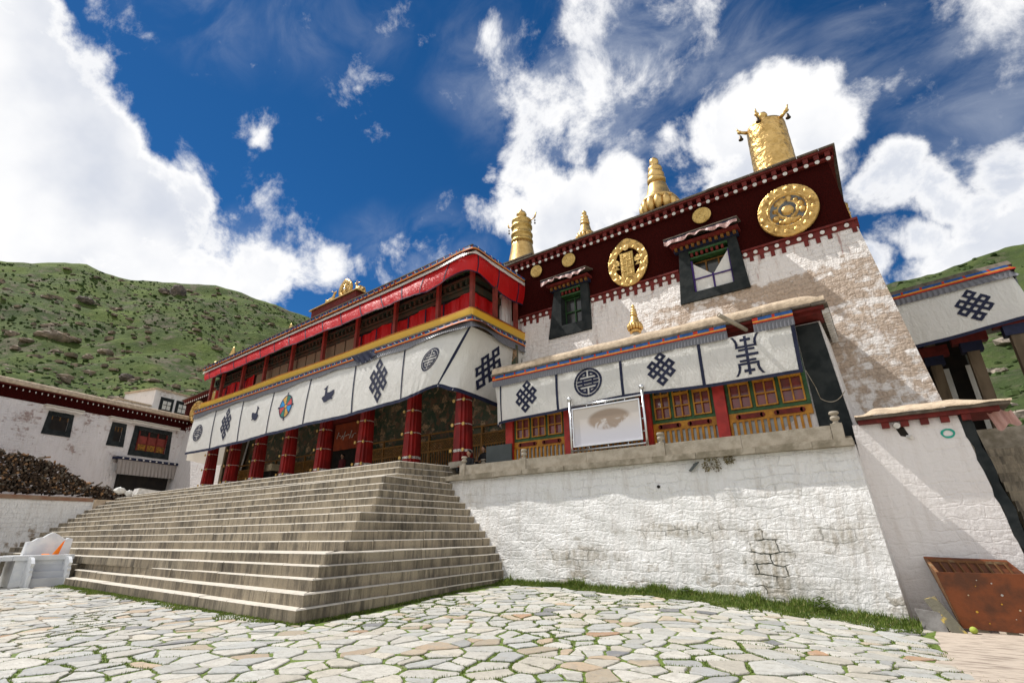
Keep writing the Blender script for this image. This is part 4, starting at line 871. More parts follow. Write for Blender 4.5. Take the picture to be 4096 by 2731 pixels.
def cloth_fn(T, B, fold=.04, belly=0., seed=1):
    Ltot, tf, bf = knots(T, B); rn = random.Random(seed)
    fr = [(rn.uniform(1.2, 2.2), rn.uniform(0, 6), rn.uniform(-.8, .8), .5), (rn.uniform(3, 5), rn.uniform(0, 6), rn.uniform(-1.5, 1.5), .3), (rn.uniform(7, 10), rn.uniform(0, 6), rn.uniform(-2, 2), .16)]
    def P(u, v, off=0.):
        a = tf(u); b = bf(u); p = a.lerp(b, v)
        e = .05; d = tf(min(u+e, Ltot))-tf(max(u-e, 0)); d2 = b-a
        n = d.cross(d2)
        if n.length < 1e-6: n = Vector((0, 1, 0))
        n.normalize()
        n = -n
        w = sum(A*math.sin(f*u+ph+k*v) for f, ph, k, A in fr)*fold*(.15+.85*v)
        return p+n*(w+off+belly*math.sin(math.pi*min(1, v)))
    return Ltot, P
def drape(name, L_, P, v0, v1, du, nv, mats, parent, mi=0, u0=0., u1=None, off=0.):
    u1 = L_ if u1 is None else u1; n = max(2, int((u1-u0)/du)+1); m_ = MB()
    m_.grid(lambda u, v: P(u, v, off), lin(u0, u1, n), lin(v0, v1, nv), mi); return m_.build(name, mats, parent, True)
def emblem(name, P, hgt, uc, vc, w, h, mask, mats, parent, N_=56, label=None, off=.025, slant=0):
    """mask(a,b) in [-1,1]^2 -> material index or None; laid on the cloth"""
    nb = int(N_*h/w) if h > w else N_; na = N_
    m_ = MB(); idx = {}
    def vid(i, j):
        if (i, j) not in idx:
            a = (i/na*2-1)*w/2; b = (j/nb*2-1)*h/2
            idx[(i, j)] = len(m_.v); m_.v.append(tuple(P(uc+a+slant*b, vc-b/hgt, off)))
        return idx[(i, j)]
    for i in range(na):
        for j in range(nb):
            k = mask((i+.5)/na*2-1, (j+.5)/nb*2-1)
            if k is not None: m_.f.append((vid(i, j), vid(i+1, j), vid(i+1, j+1), vid(i, j+1))); m_.m.append(k)
    o = m_.build(name, mats, parent, True)
    if label: o['label'] = label
    return o
CELLS = [(0, 0), (1, 0), (0, 1), (1, 1), (1, -1), (0, 2), (2, 0), (-1, 1), (-1, -1), (2, 2)]
def knot_mask(a, b):
    p = a*3.4; q = -b*4.4+1          # i-j , i+j
    i = (p+q)/2; j = (q-p)/2; hw = .24
    for ci, cj in CELLS:
        x, y = abs(i-ci), abs(j-cj)
        if x < .5+hw and y < .5+hw and (x > .5-hw or y > .5-hw): return 0
    return None
def shou_mask(mid=True):
    def f(a, b):
        r = math.hypot(a, b)
        if r > 1: return None
        if r > .86: return 0
        A, B_ = abs(a), abs(b)
        if r > .80: return None
        if mid:
            if B_ < .09 and A < .78: return 0
            if .09 <= B_ < .17 and .28 < A < .40: return 0
            lo = .17
        else:
            lo = .07
        if lo <= B_ < lo+.12: return 0 if (mid or A > .05) else None
        if B_ > lo and r > .64: return 0 if A > .07 else None
        if B_ >= lo+.24 and .07 < A < .19: return 0
        if lo+.24 <= B_ < lo+.34 and .07 < A < .48: return 0
        return None
    return f
def life_mask(a, b):
    s = abs(b)
    if abs(a) < .09 and s < .97: return 0 if not (.0 < 0) else None
    if .70 < s < .84 and abs(a) < .33: return 0
    if abs(b) < .065 and abs(a) < .72: return 0
    if .22 < s < .34 and abs(a) < .52: return 0
    if .38 < s < .50 and abs(a) < .68: return 0
    if s >= .38:
        t = min(1.25, (s-.38)/.62); c = .62+.30*max(0, t-.25)**2*1.4-.03*math.sin(t*3)
        if abs(abs(a)-c) < .085: return 0
    return None
def pip(x, y, P_):
    c = False; j = len(P_)-1
    for i in range(len(P_)):
        if (P_[i][1] > y) != (P_[j][1] > y) and x < (P_[j][0]-P_[i][0])*(y-P_[i][1])/(P_[j][1]-P_[i][1])+P_[i][0]: c = not c
        j = i
    return c
DEER = [(-.95, -.55), (-.75, -.75), (-.55, -1), (-.2, -1), (.1, -.86), (.5, -.80), (.75, -.88), (.8, -.7), (.6, -.6), (.85, -.45), (.95, -.1), (.98, .15), (.85, .22), (.6, .18), (.2, .05), (-.15, .02), (-.28, .25), (-.32, .55), (-.28, .75), (-.15, 1), (-.35, .85), (-.42, .98), (-.5, .8), (-.85, .62), (-.82, .5), (-.58, .48), (-.58, .1), (-.6, -.2), (-.92, -.3), (-1, -.45)]
def deer_mask(flip): return lambda a, b: 0 if pip(-a if flip else a, b, DEER) else None
def wheel_mask(a, b):
    a *= 1.25; b *= 1.25; r = math.hypot(a, b)
    if r > 1:
        if (abs(a) < .09 and abs(b) < 1.22) or (abs(b) < .09 and abs(a) < 1.16): return 0
        return None
    if r > .89: return 0
    if r < .16: return 3
    if r < .25: return 0
    t = (math.degrees(math.atan2(b, a)) % 360)
    k = t % 45
    if k < 3.5 or k > 41.5: return 0
    return [1, 2, 3, 4][int(t//45) % 4]

# ---- portico banner
TB = [(-37.42, 15), (-34.42, 15), (-31.03, 15), (-27.6, 15), (-24.05, 15), (-20.3, 15), (-16.79, 15), (-14.6, 15), (-12.87, 15.0), (-12.85, 15.6), (-12.85, 16.6), (-12.85, 19.05)]
TB = [(x, y, S(x, 9.86)) for x, y in TB]
BB = [(-37.66, 15, 6.81), (-34.42, 15, 6.79), (-30.96, 15, 6.83), (-27.76, 15, 6.93), (-24.3, 15, 7.02), (-20.3, 15, 7.06), (-16.92, 15, 7.22), (-15.6, 14.98, 7.38), (-14.66, 14.95, 7.5), (-13.95, 15.03, 7.26), (-13.6, 15.47, 7.15), (-13.3, 18.6, 6.85)]
BB = [(x*k_, y*k_, 1.6+(z-1.6)*k_) for (x, y, z), k_ in zip(BB, [.978]*6+[.983, .99]+[1]*4)]
ban = thing('porch_curtain', 'long white porch curtain with navy Buddhist emblems hanging before the red columns', 'curtain', (-25, 15, 9.8))
BL, BP = cloth_fn(TB, BB, .055, .04, 4)
drape('cloth', BL, BP, 0, 1, .10, 22, M['cloth'], ban)
drape('hem', BL, BP, .955, 1.012, .12, 3, M['navy'], ban, off=.02)
cum = [0.]
for a, b in zip(TB[:-1], TB[1:]): cum.append(cum[-1]+(Vector(b)-Vector(a)).length)
for i in (1, 2, 3, 4, 5, 6, 8):
    m_ = MB(); m_.grid(lambda u, v: BP(u, v, .022), [cum[i]-.045, cum[i]+.045], lin(0.0, .98, 16)); m_.build('seam_stripe', M['navy'], ban, True)
m_ = MB(); m_.grid(lambda u, v: BP(u, v, .022), [BL-.2, BL-.02], lin(.3, .98, 12)); m_.build('seam_stripe', M['navy'], ban, True)
NV = [M['navy']]
HB = 2.6
def eu(x): return x-TB[0][0]
emblem('round_emblem', BP, HB, eu(-36.25), .50, 1.15, 1.10, shou_mask(True), NV, ban, 48)
emblem('endless_knot', BP, HB, eu(-32.7), .46, 1.15, 2.05, knot_mask, NV, ban, 44)
emblem('deer_emblem', BP, HB, eu(-29.3), .42, .85, .88, deer_mask(True), NV, ban, 44)
WH = [M['navy'], pmat('red_applique', (.5, .06, .06)), pmat('teal_applique', (.03, .18, .14)), pmat('gold_applique', (.62, .36, .08)), pmat('sky_applique', (.02, .25, .58))]
emblem('wheel_emblem', BP, HB, eu(-26.05), .47, 1.62, 1.62, wheel_mask, WH, ban, 64)
emblem('deer_emblem', BP, HB, eu(-22.25), .45, .98, .9, deer_mask(False), NV, ban, 44)
emblem('endless_knot', BP, HB, eu(-18.5), .49, 1.25, 2.2, knot_mask, NV, ban, 48)
emblem('round_emblem', BP, HB, eu(-14.72), .42, 1.25, 1.06, shou_mask(False), NV, ban, 52)
emblem('endless_knot', BP, 3.2, cum[8]+2.15, .50, 1.25, 2.5, knot_mask, NV, ban, 48, slant=.0)
# pleated fringe and striped band over it
def pleat(P, amp, fr): return lambda u, v, off=0.: P(u, v, off+amp*(.3+.7*v)*math.sin(fr*u))
def band_path(T, z_top, z_bot, out=.05, dy=0): return [(x, y-out, z_top(x)) for x, y, _ in T], [(x, y-out, z_bot(x)) for x, y, _ in T]
def out_path(z, out):   # path wrapping the porch front and its right side, pushed outwards
    pts = [(-37.5, 15-out), (-30, 15-out), (-22, 15-out), (-16, 15-out), (-12.83+out, 15-out), (-12.83+out, 17), (-12.83+out, 19.08)]
    return [(x, y, S(x, z)) for x, y in pts]
fringe = thing('valance_band', 'striped blue and orange valance with grey pleats above the white porch curtain', 'valance', (-25, 15, 10))
fl, FP = cloth_fn(out_path(10.06, .06), out_path(9.74, .10), .008, 0, 8)
def sag(P): return lambda u, v, off=0.: P(u, v, off)+Vector((0, 0, -.05*v*(math.sin(u*1.9)+math.sin(u*.7+1))))
FPP = sag(pleat(FP, .022, 52))
drape('pleats', fl, FPP, 0, 1, .03, 4, M['grey'], fringe)
def stripes(name, P, l_, parent, v=(0, .42, .5, .75, 1.), mats=None, sq=.42, off=0.):
    us = lin(0, l_, int(l_/.07)); m_ = MB()
    def mi(i, j):
        if j == 0: return 2 if (us[i] % sq) < .08 else 0
        return (3, 1, 2)[j-1]
    m_.grid(lambda u, q: P(u, q, off), us, list(v), mi); return m_.build(name, mats or [M['blue'], M['orange'], M['stripe_red'], M['white']], parent, True)
fl2, SP = cloth_fn(out_path(10.24, .09), out_path(10.04, .09), .004, 0, 9)
stripes('stripe_band', SP, fl2, fringe, v=(0, .5, .54, .8, 1))
m_ = MB()
for i in range(int(fl2/.45)):
    p = SP(.2+i*.45, .0, .012); q = SP(.2+i*.45+.03, .45, .03); m_.tube(p, q, .012, n=6)
m_.build('cord_ties', M['white'], fringe)

m_ = MB(); m_.grid(lambda u, v: SP(u, v*1.0-.15, .035+.03*math.sin(u*17)*v)+Vector((0, 0, -.16*v*math.sin((u-16.9)/1.5*math.pi))), lin(16.9, 18.4, 16), lin(0, 1.6, 6)); m_.build('navy_wrap', M['navy'], fringe, True)
m_ = MB(); m_.grid(lambda y, v: (-37.45+.05*math.sin(y*5)*v, y, S(-37.4, 9.9)*(1-v)+6.42*v-.12*v*math.sin((y-15)*.8)), lin(15.05, 18.9, 30), lin(0, 1, 8)); m_.build('side_return', M['cream'], ban, True)

# ------------------------------------------------------------------ porch building
porch = thing('temple_porch', 'columned porch with an open painted gallery above it, projecting from the hall', 'porch', (-25, 16, 4.17))
XL, XR = -37.4, -12.83
m_ = MB()   # floor slabs / cornices
sbox(m_, XL, XR, 15.0, 19.3, 10.03, 10.24, 0, 8); m_.build('gallery_floor', M['wood'], porch)
m_ = MB(); sbox(m_, XL-.1, XR+.12, 14.88, 19.3, 10.25, 10.33, 0, 8); m_.build('cornice', M['slate'], porch)
m_ = MB(); sbox(m_, XL-.05, XR, 15.12, 19.3, 13.40, 13.62, 0, 8); sbox(m_, XL-.2, XR+.08, 14.88, 19.3, 13.71, 13.77, 0, 8); m_.build('roof', M['slate'], porch)
m_ = MB()
x = XL
while x < XR:
    m_ = MB(); sbox(m_, x, x+.10, 14.93, 15.3, 13.50, 13.60, 0); m_.build('rafter_end', M['dred'], porch); x += .3
for i in range(13): m_ = MB(); m_.box(XR-.1, XR+.06, 15.2+i*.3, 15.3+i*.3, 13.50, 13.60); m_.build('rafter_end', M['dred'], porch)
# gallery posts
for x in [-13.3, -15.38, -18.34, -21.34, -24.26, -27.36, -30.3, -33.0, -35.74, -37.2]:
    m_ = MB(); sbox(m_, x-.09, x+.09, 15.5, 15.68, 10.34, 13.40); m_.build('gallery_post', M['gpost'], porch)
for y in (16.9, 18.55):
    m_ = MB(); m_.box(-13.1, -12.92, y-.09, y+.09, 10.34, 13.40); m_.build('gallery_post', M['gpost'], porch)
# gallery back wall: brackets, beam, blinds, curtains
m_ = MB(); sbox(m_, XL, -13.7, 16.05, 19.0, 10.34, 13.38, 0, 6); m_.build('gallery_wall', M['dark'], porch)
m_ = MB(); M['gbeam'] = pmat('painted_beam', (.07, .05, .03), (.03, .055, .04), 2.2, rough=.6, bmp=.4, bscale=12)
sbox(m_, XL, -13.66, 15.98, 16.04, 12.15, 12.36, 0, 6); sbox(m_, XL, -13.6, 15.9, 16.04, 12.37, 12.5, 0, 6); sbox(m_, XL, -13.5, 15.78, 16.04, 12.75, 12.88, 0, 6)
x = XL
while x < -13.8: sbox(m_, x, x+.13, 15.82, 16.04, 12.51, 12.74); sbox(m_, x, x+.10, 15.2, 16.04, 13.2, 13.34, 1); x += .34
m_.box(-13.68, -13.55, 16.05, 19, 12.15, 12.5)
m_.box(-13.68, -13.4, 16.05, 19, 12.75, 12.9)
sbox(m_, XL, XR-.3, 15.5, 15.7, 13.05, 13.38, 0, 6)
m_.build('bracket_beam', [M['gbeam'], M['green']], porch)
m_ = MB()
sbox(m_, XL, XR-.05, 15.42, 15.5, 10.86, 10.92, 0, 6); m_.box(-13.0, -12.92, 15.5, 19, 10.86, 10.92)
sbox(m_, XL, XR-.05, 15.42, 15.5, 10.36, 10.44, 0, 6)
m_.build('rail', M['dred'], porch)
x = -32.0
while x < -22.4:
    m_ = MB()
    sbox(m_, x+.04, x+.86, 15.97, 16.02, 10.5, 12.1); x += .92
    m_.build('straw_blind', M['tan'], porch)
m_ = MB()
def gal_cur(x0, x1, zt):
    n = max(2, int((x1-x0)/.06)); m_.grid(lambda x, z: (x, 15.94+.03*math.sin(x*9)+.012*math.sin(x*23), S(x, z)-.08*math.sin((x-x0)*2.1)*(z > 11.5)), lin(x0, x1, n), lin(10.5, zt, 6))
gal_cur(-21.9, -13.72, 12.05); m_.build('gallery_curtain', M['cloth_red'], porch, True); m_ = MB(); gal_cur(-37.2, -32.2, 12.1)
m_.build('gallery_curtain', M['cloth_red'], porch, True)
m_ = MB()
for x in (-21.3, -20.1, -18.9, -17.7, -16.5, -15.3, -33.2, -34.4, -35.6): 
    m_ = MB(); sbox(m_, x-.03, x+.03, 15.86, 15.89, 10.5, 12.02); m_.build('curtain_seam', M['navy'], porch)
m_ = MB(); m_.grid(lambda y, z: (-13.62+.03*math.sin(y*9), y, z), lin(16.06, 17.6, 20), [10.5, 12.1]); m_.build('gallery_curtain', M['cloth_red'], porch, True)
m_ = MB(); m_.box(-13.66, -13.5, 18.1, 18.9, 10.4, 12.9, 0); m_.build('plaster_panel', M['hall'], porch)
# ceiling, rear wall, beam of the lower porch
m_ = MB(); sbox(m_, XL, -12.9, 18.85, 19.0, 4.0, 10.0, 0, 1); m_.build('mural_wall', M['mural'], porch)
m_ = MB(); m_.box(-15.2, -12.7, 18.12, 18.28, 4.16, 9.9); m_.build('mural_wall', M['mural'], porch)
m_ = MB(); sbox(m_, XL, XR-.95, 15.9, 16.5, 8.25, 8.75, 0, 6); sbox(m_, XL, XR-.95, 15.7, 16.7, 8.76, 8.95, 0, 6); sbox(m_, XL, XR-.35, 15.3, 18.8, 9.6, 10.0, 0, 6); m_.build('beam', M['gbeam'], porch)
# side wall of the porch at the far left: plaster, seen between the columns
m_ = MB(); m_.hexa([(-40.2, 17.6, 3.9), (-38.0, 17.6, 3.9), (-38.0, 19.2, 3.9), (-40.2, 19.2, 3.9), (-39.6, 17.9, 9.5), (-38.2, 17.9, 9.5), (-38.2, 19.2, 9.5), (-39.6, 19.2, 9.5)]); m_.build('side_wall', M['hall'], porch)
m_ = MB(); m_.box(-37.6, -37.25, 17.4, 18.9, 4.0, 9.5); m_.build('pilaster', M['wood'], porch)
# columns
def colmod(t, z): return 1+.085*abs(math.sin(t*4))**.6-.03
def star(r, n=48): return [(r*(1-.13*(1-abs(math.sin(4*2*math.pi*k/n))**.7))*math.cos(2*math.pi*k/n), r*(1-.13*(1-abs(math.sin(4*2*math.pi*k/n))**.7))*math.sin(2*math.pi*k/n)) for k in range(n)]
colX = [-36.45, -33.5, -30.45, -27.25, -23.99, -20.6, -17.25, -14.17]
def make_col(x, y):
    parts = []
    c = bpy.data.objects.new('column', None)
    m_ = MB(); n = 16; 
    prof = [(.62, 4.42), (.60, 4.5), (.50, 7.35), (.48, 7.9)]
    pts = []
    # clustered square section: 16 vertices with re-entrant corners
    sec = [(1, .38), (.80, .40), (.80, .80), (.40, .80), (.38, 1), (-.38, 1), (-.40, .80), (-.80, .80), (-.80, .40), (-1, .38), (-1, -.38), (-.80, -.40), (-.80, -.80), (-.40, -.80), (-.38, -1), (.38, -1), (.40, -.80), (.80, -.80), (.80, -.40), (1, -.38)]
    def ring(m_, s, z): 
        i0 = len(m_.v)
        for a, b in sec: m_.v.append((x+a*s, y+b*s, S(x, z)))
        return i0
    def shaft(m_, prof, mi=0):
        r = [ring(m_, s, z) for s, z in prof]; k = len(sec)
        for a, b in zip(r[:-1], r[1:]):
            for i in range(k): m_.f.append((a+i, a+(i+1) % k, b+(i+1) % k, b+i)); m_.m.append(mi)
        m_.f.append(tuple(r[-1]+i for i in range(k))); m_.m.append(mi)
    shaft(m_, [(.375, 4.42), (.36, 5.2), (.29, 7.9)])
    col = m_.build('column', M['colred'], porch)
    for z in (4.88, 5.97, 7.03):
        s = .375-.0255*(z-4.42)
        m_ = MB(); shaft(m_, [(s*1.012, z-.055), (s*1.012, z+.055)], 0); b = m_.build('band', M['band'], col)
        for a in (-1, 1): m_ = MB(); disc(m_, x+a*s*.92, y-s*1.03, S(x, z), .075, .04, 10, 0); m_.build('rosette', M['goldm'], b)
    m_ = MB(); shaft(m_, [(.3, 7.9), (.33, 8.0), (.33, 8.24)]); m_.build('capital', M['gbeam'], col)
    m_ = MB(); m_.hexa([(x-.42, y-.42, 4.17), (x+.42, y-.42, 4.17), (x+.42, y+.42, 4.17), (x-.42, y+.42, 4.17), (x-.405, y-.405, 4.42), (x+.405, y-.405, 4.42), (x+.405, y+.405, 4.42), (x-.405, y+.405, 4.42)]); m_.build('column_base', M['stone'], col)
M['band'] = pmat('silver_band', (.62, .60, .56), (.30, .27, .24), 14, rough=.4, metal=.3, lo=.48, hi=.56)
for x in colX: make_col(x, 16.2)
# lattice fence at the rear of the porch
def lattice(x0, x1, y):
    t = bpy.data.objects.new('x', None)
    m_ = MB()
    for z in (6.28, 5.93, 5.42, 4.3): m_.box(x0, x1, y-.04, y+.04, z-.035, z+.035)
    n = int((x1-x0)/1.9)+1
    for i in range(n+1): q = x0+(x1-x0)*i/n; m_.box(q-.05, q+.05, y-.05, y+.05, 4.2, 6.3)
    q = x0
    while q < x1: m_.box(q-.022, q+.022, y-.02, y+.02, 4.3, 5.4); q += .16
    q = x0
    while q < x1-.05:
        m_.bar((q, y, 5.45), (min(q+.45, x1), y, 5.45+.45*min(1, (x1-q)/.45)), .03); m_.bar((min(q+.45, x1), y+.012, 5.45), (q, y+.012, 5.45+.45), .03); q += .15
    return m_.build('lattice_fence', M['ochred'], porch)
lattice(-23.0, -12.9, 18.0); lattice(-37.0, -27.3, 18.3)
# doorway with hanging
m_ = MB(); m_.box(-26.9, -26.6, 18.1, 18.8, 4.17, 8.2, 1); m_.box(-23.6, -23.3, 18.1, 18.8, 4.17, 8.2, 1); m_.box(-26.9, -23.3, 18.1, 18.8, 7.9, 8.25, 1); m_.box(-26.6, -23.6, 18.6, 18.8, 4.17, 7.9, 0)
door = m_.build('doorway', [M['dark'], M['dred']], porch)
M['rustcloth'] = pmat('rust_orange_cloth', (.30, .05, .015), (.2, .035, .012), 2, rough=.8)
m_ = MB(); m_.grid(lambda x, z: (x, 18.35+.03*math.sin(x*8), z), lin(-26.2, -24.0, 24), [6.3, 7.1, 7.85]); m_.build('door_hanging', M['rustcloth'], door, True)
m_ = MB()
rr = random.Random(2)
for i in range(9):
    a = (-25.9+i*.2, 18.29, 7.0+.15*math.sin(i*1.7)); b = (-25.75+i*.2, 18.29, 7.2+.15*math.cos(i*2.1)); m_.bar(a, b, .03)
m_.build('applique', M['white'], door)

# red valance of the gallery
XV = [(-37.6, 15.1), (-31.9, 15.1), (-26.7, 15.1), (-21.5, 15.1), (-17.6, 15.1), (-15.1, 15.05), (-13.35, 14.95), (-12.72, 15.12), (-12.75, 16.5), (-12.75, 17.8), (-12.75, 19.05)]
TV = [(x, y, S(x, 13.36)) for x, y in XV]
BV = [(-37.9, 15.3, 12.02), (-32.0, 15.25, 12.14), (-26.75, 15.2, 12.26), (-21.5, 15.2, 12.38), (-17.67, 15.2, 12.50), (-15.8, 15.2, 12.44), (-13.8, 15.15, 12.72), (-12.9, 15.25, 12.55), (-12.95, 16.6, 12.42), (-12.95, 17.8, 12.22), (-12.95, 19.05, 12.35)]
BV = [(x*k_, y*k_, 1.6+(z-1.6)*k_) for (x, y, z), k_ in zip(BV, [.970]*5+[.975, .985]+[1]*4)]
rv = thing('red_valance', 'bright red cloth valance under the gallery eaves, tied back in bays', 'valance', (-25, 15.1, 13.3))
VL, VP = cloth_fn(TV, BV, .05, .05, 12)
drape('cloth', VL, VP, 0, 1, .09, 12, M['cloth_red'], rv); drape('hem', VL, VP, .955, 1.01, .12, 3, M['navy'], rv, off=.02)
u = .75
while u < VL:
    m_ = MB(); m_.grid(lambda u_, v: VP(u_, v, .02), [u-.035, u+.035], lin(0, .98, 8)); m_.build('seam_stripe', M['navy'], rv, True); u += 1.62
cr_l, CP = cloth_fn([(x+(.05 if x > -12.9 else 0), y-.07, S(x, 13.49)) for x, y in XV], [(x+(.09 if x > -12.9 else 0), y-.14, S(x, 13.27)) for x, y in XV], .006, 0, 14)
drape('cream_pleats', cr_l, pleat(CP, .018, 60), 0, 1, .03, 4, M['cream'], rv)
sl_, STP = cloth_fn([(x+(.1 if x > -12.9 else 0), y-.17, S(x, 13.69)) for x, y in XV], [(x+(.1 if x > -12.9 else 0), y-.17, S(x, 13.48)) for x, y in XV], .003, 0, 15)
stripes('stripe_band', STP, sl_, rv, v=(0, .5, .54, .86, 1))
m_ = MB()
for i in range(int(sl_/.5)): p = STP(.2+i*.5, -.1, .012); q = STP(.23+i*.5, .45, .03); m_.tube(p, q, .012, n=6)
m_.build('cord_ties', M['white'], rv)
# yellow banner
yb_ = thing('yellow_banner', 'long plain yellow cloth band with red edging along the gallery rail', 'banner', (-25, 15, 10.6))
YT = [(x, y, S(x, 10.86)) for x, y in [(-37.4, 15.38), (-30, 15.36), (-22, 15.34), (-16, 15.3), (-12.9, 15.26), (-12.84, 15.4), (-12.84, 17), (-12.84, 19.05)]]
YB = [(x, y-.06, S(x, 10.36)) for x, y, z in YT]
yT2 = [(-37.0, 15.02), (-30, 15.02), (-22, 15.02), (-16, 15.02), (-12.84, 15.0), (-12.8, 15.1), (-12.8, 17), (-12.8, 19.05)]
YL, YP = cloth_fn([(x, y, S(x, 10.83)) for x, y in yT2], [(x, y, S(x, 10.36)) for x, y in yT2], .025, .02, 21)
def ysag(u, v, off=0.): return YP(u, v, off)+Vector((0, 0, -.07*(1-v)*abs(math.sin(u*.33))-(.05*abs(math.sin(u*.33)) if v > .5 else 0)))
drape('cloth', YL, ysag, 0, 1, .15, 6, M['cloth_yel'], yb_); drape('edging', YL, ysag, .06, .13, .15, 2, M['stripe_red'], yb_, off=.015)

# roof: wheel and deer
wp = thing('wheel_plinth', 'dark red stepped plinth carrying the gilt wheel and deer on the porch roof', 'plinth', (-23.4, 15.9, 13.3))
m_ = MB(); sbox(m_, -25.6, -21.5, 15.35, 16.3, 13.76, 14.62, 0); m_.build('body', M['dred'], wp)
m_ = MB(); sbox(m_, -25.75, -21.35, 15.25, 16.4, 14.64, 14.70, 0); m_.build('cap', M['goldp'], wp)
zt_ = S(-23.4, 14.73)
whl = thing('dharma_wheel', 'gilt eight-ring wheel with pointed halo standing between two gilt deer', 'roof ornament', (-23.3, 15.8, zt_))
m_ = MB(); cx, cz = -23.15, zt_+.72
def wr_(r, a_):
    a = 2*math.pi*a_; k = 1+.14*max(0, math.sin(a))**10
    rr = .35+.24*r; kk = k if r > .6 else 1
    return (cx+rr*math.cos(a)*kk, 15.74 if 0 < r < 1 else 15.86, cz+rr*math.sin(a)*kk)
m_.grid(wr_, [0., .02, .3, .6, .98, 1.], lin(0, 1, 60)); m_.build('halo', M['gold'], whl, True)
m_ = MB(); 
for k in range(16): a = 2*math.pi*k/16; m_.tube((cx, 15.78, cz), (cx+.38*math.cos(a), 15.78, cz+.38*math.sin(a)), .034, n=6)
m_.build('spokes', M['goldp'], whl, True)
m_ = MB(); disc(m_, cx, 15.86, cz, .36, .02, 24); m_.build('backing', M['bronze'], whl)
m_ = MB(); m_.ball((cx, 15.74, cz), .10, 12); m_.build('hub', M['chrome'], whl, True)
m_ = MB(); m_.box(cx-.35, cx+.35, 15.65, 15.95, zt_, zt_+.12); m_.build('foot', M['goldp'], whl)
def deer(cx, face, label):
    t = thing('gilt_deer', label, 'statue', (cx, 15.8, zt_), 'gilt deer flanking the wheel')
    me = bpy.data.meshes.new('body'); f = face
    V_ = [(0, 0, .30), (-.28*f, 0, .30), (-.40*f, 0, .22), (.24*f, 0, .36), (.34*f, 0, .55), (.37*f, 0, .78), (.46*f, 0, .88), (.60*f, 0, .93), (.30*f, .09, .12), (.48*f, .09, .06), (.30*f, -.09, .12), (.48*f, -.09, .06), (-.30*f, .12, .12), (-.08*f, .13, .06), (-.30*f, -.12, .12), (-.08*f, -.13, .06)]
    E_ = [(0, 1), (1, 2), (0, 3), (3, 4), (4, 5), (5, 6), (6, 7), (3, 8), (8, 9), (3, 10), (10, 11), (1, 12), (12, 13), (1, 14), (14, 15)]
    RR = [.19, .18, .10, .15, .095, .07, .075, .04, .07, .04, .07, .04, .10, .045, .10, .045]
    me.from_pydata([(cx+x*.9, 15.8+y*.9, zt_+z*.9) for x, y, z in V_], E_, [])
    o = bpy.data.objects.new('body', me); COL.objects.link(o); o.parent = t; o.matrix_parent_inverse = Matrix.Translation(-t.location)
    o.modifiers.new('s', 'SKIN'); 
    for i, sv in enumerate(me.skin_vertices[0].data): sv.radius = (RR[i], RR[i]); sv.use_root = (i == 0)
    o.modifiers.new('ss', 'SUBSURF').levels = 2; o.modifiers['ss'].render_levels = 2; me.materials.append(M['goldp'])
    m_ = MB()
    for s in (-1, 1): m_.tube((cx+.38*f, 15.8+s*.05, zt_+.82), (cx+.16*f, 15.8+s*.10, zt_+.90), .03, .012, n=8)
    m_.build('ears', M['goldp'], t, True)
deer(-24.55, 1, 'gilt reclining deer left of the wheel, looking up at it'); deer(-21.78, -1, 'gilt reclining deer right of the wheel, looking back at it')
# little gilt roofs showing over the eaves
def ganjira(x, y, z, s, label):
    t = thing('gilt_roof_spire', label, 'finial', (x, y, z))
    m_ = MB(); m_.lathe([(1.6*s, 0), (1.5*s, .08*s), (1.0*s, .35*s), (.45*s, .75*s), (.3*s, .9*s)], (x, y, z), 4); m_.build('roof', M['goldp'], t)
    m_ = MB(); m_.lathe([(.16*s, .85*s), (.3*s, 1.0*s), (.34*s, 1.2*s), (.2*s, 1.4*s), (.26*s, 1.5*s), (.14*s, 1.7*s), (.18*s, 1.8*s), (.02*s, 2.1*s)], (x, y, z), 16); m_.build('spire', M['goldp'], t, True)
ganjira(-43.6, 19.4, 15.35, .85, 'small gilt pyramid roof with spire at the far left of the eaves'); ganjira(-34.9, 19.4, 15.75, .65, 'round gilt spire peeping over the eaves left of the wheel')

# ------------------------------------------------------------------ annex
an = thing('annex_hall', 'single storey annex with clay roof lip and ochre lattice windows behind the balustrade', 'building', (-6, 16, 3.8))
m_ = MB()
def lipf(x, t):  # rounded clay coping profile
    P_ = [(15.40, 7.60), (15.38, 7.74), (15.44, 7.86), (15.62, 7.95), (16.2, 8.03), (19.2, 8.08)]
    y, z = P_[t]; return (x, y, z+.012*math.sin(x*3.1)+(-.22*max(0, (x+.9)/.6)**2 if t > 1 else 0))
xs = lin(-12.0, -.30, 60); m_.grid(lambda x, t: lipf(x, t), xs, [0, 1, 2, 3, 4, 5]); 
m_.quad((-.30, 15.42, 7.60), (-.30, 19.2, 7.60), (-.30, 19.2, 7.8), (-.30, 15.42, 7.7))
ob = m_.build('roof', M['mud'], an, True); ob.data.flip_normals()
m_ = MB(); x = -12.0; rr = random.Random(4)
while x < -.30:
    w = min(rr.uniform(.25, .6), -.28-x); m_.box(x, x+w-.008, 15.38+rr.uniform(-.03, .02), 16.4, 7.52+rr.uniform(-.01, .02), 7.60); x += w
for i in range(12): m_.box(-.62, -.26, 15.6+i*.3, 15.6+i*.3+.22, 7.50, 7.6)
m_.build('slate_course', M['slate'], an)
m_ = MB(); m_.box(-12.0, -.46, 15.7, 16.6, 7.36, 7.5); m_.box(-12.0, -.36, 15.5, 16.6, 7.44, 7.515)
m_.build('eave_beam', M['dred'], an)
m_ = MB()
for i in range(14): m_.box(-.44, -.27, 15.75+i*.24, 15.75+i*.24+.12, 7.34, 7.48)
m_.build('corbels', M['white'], an)
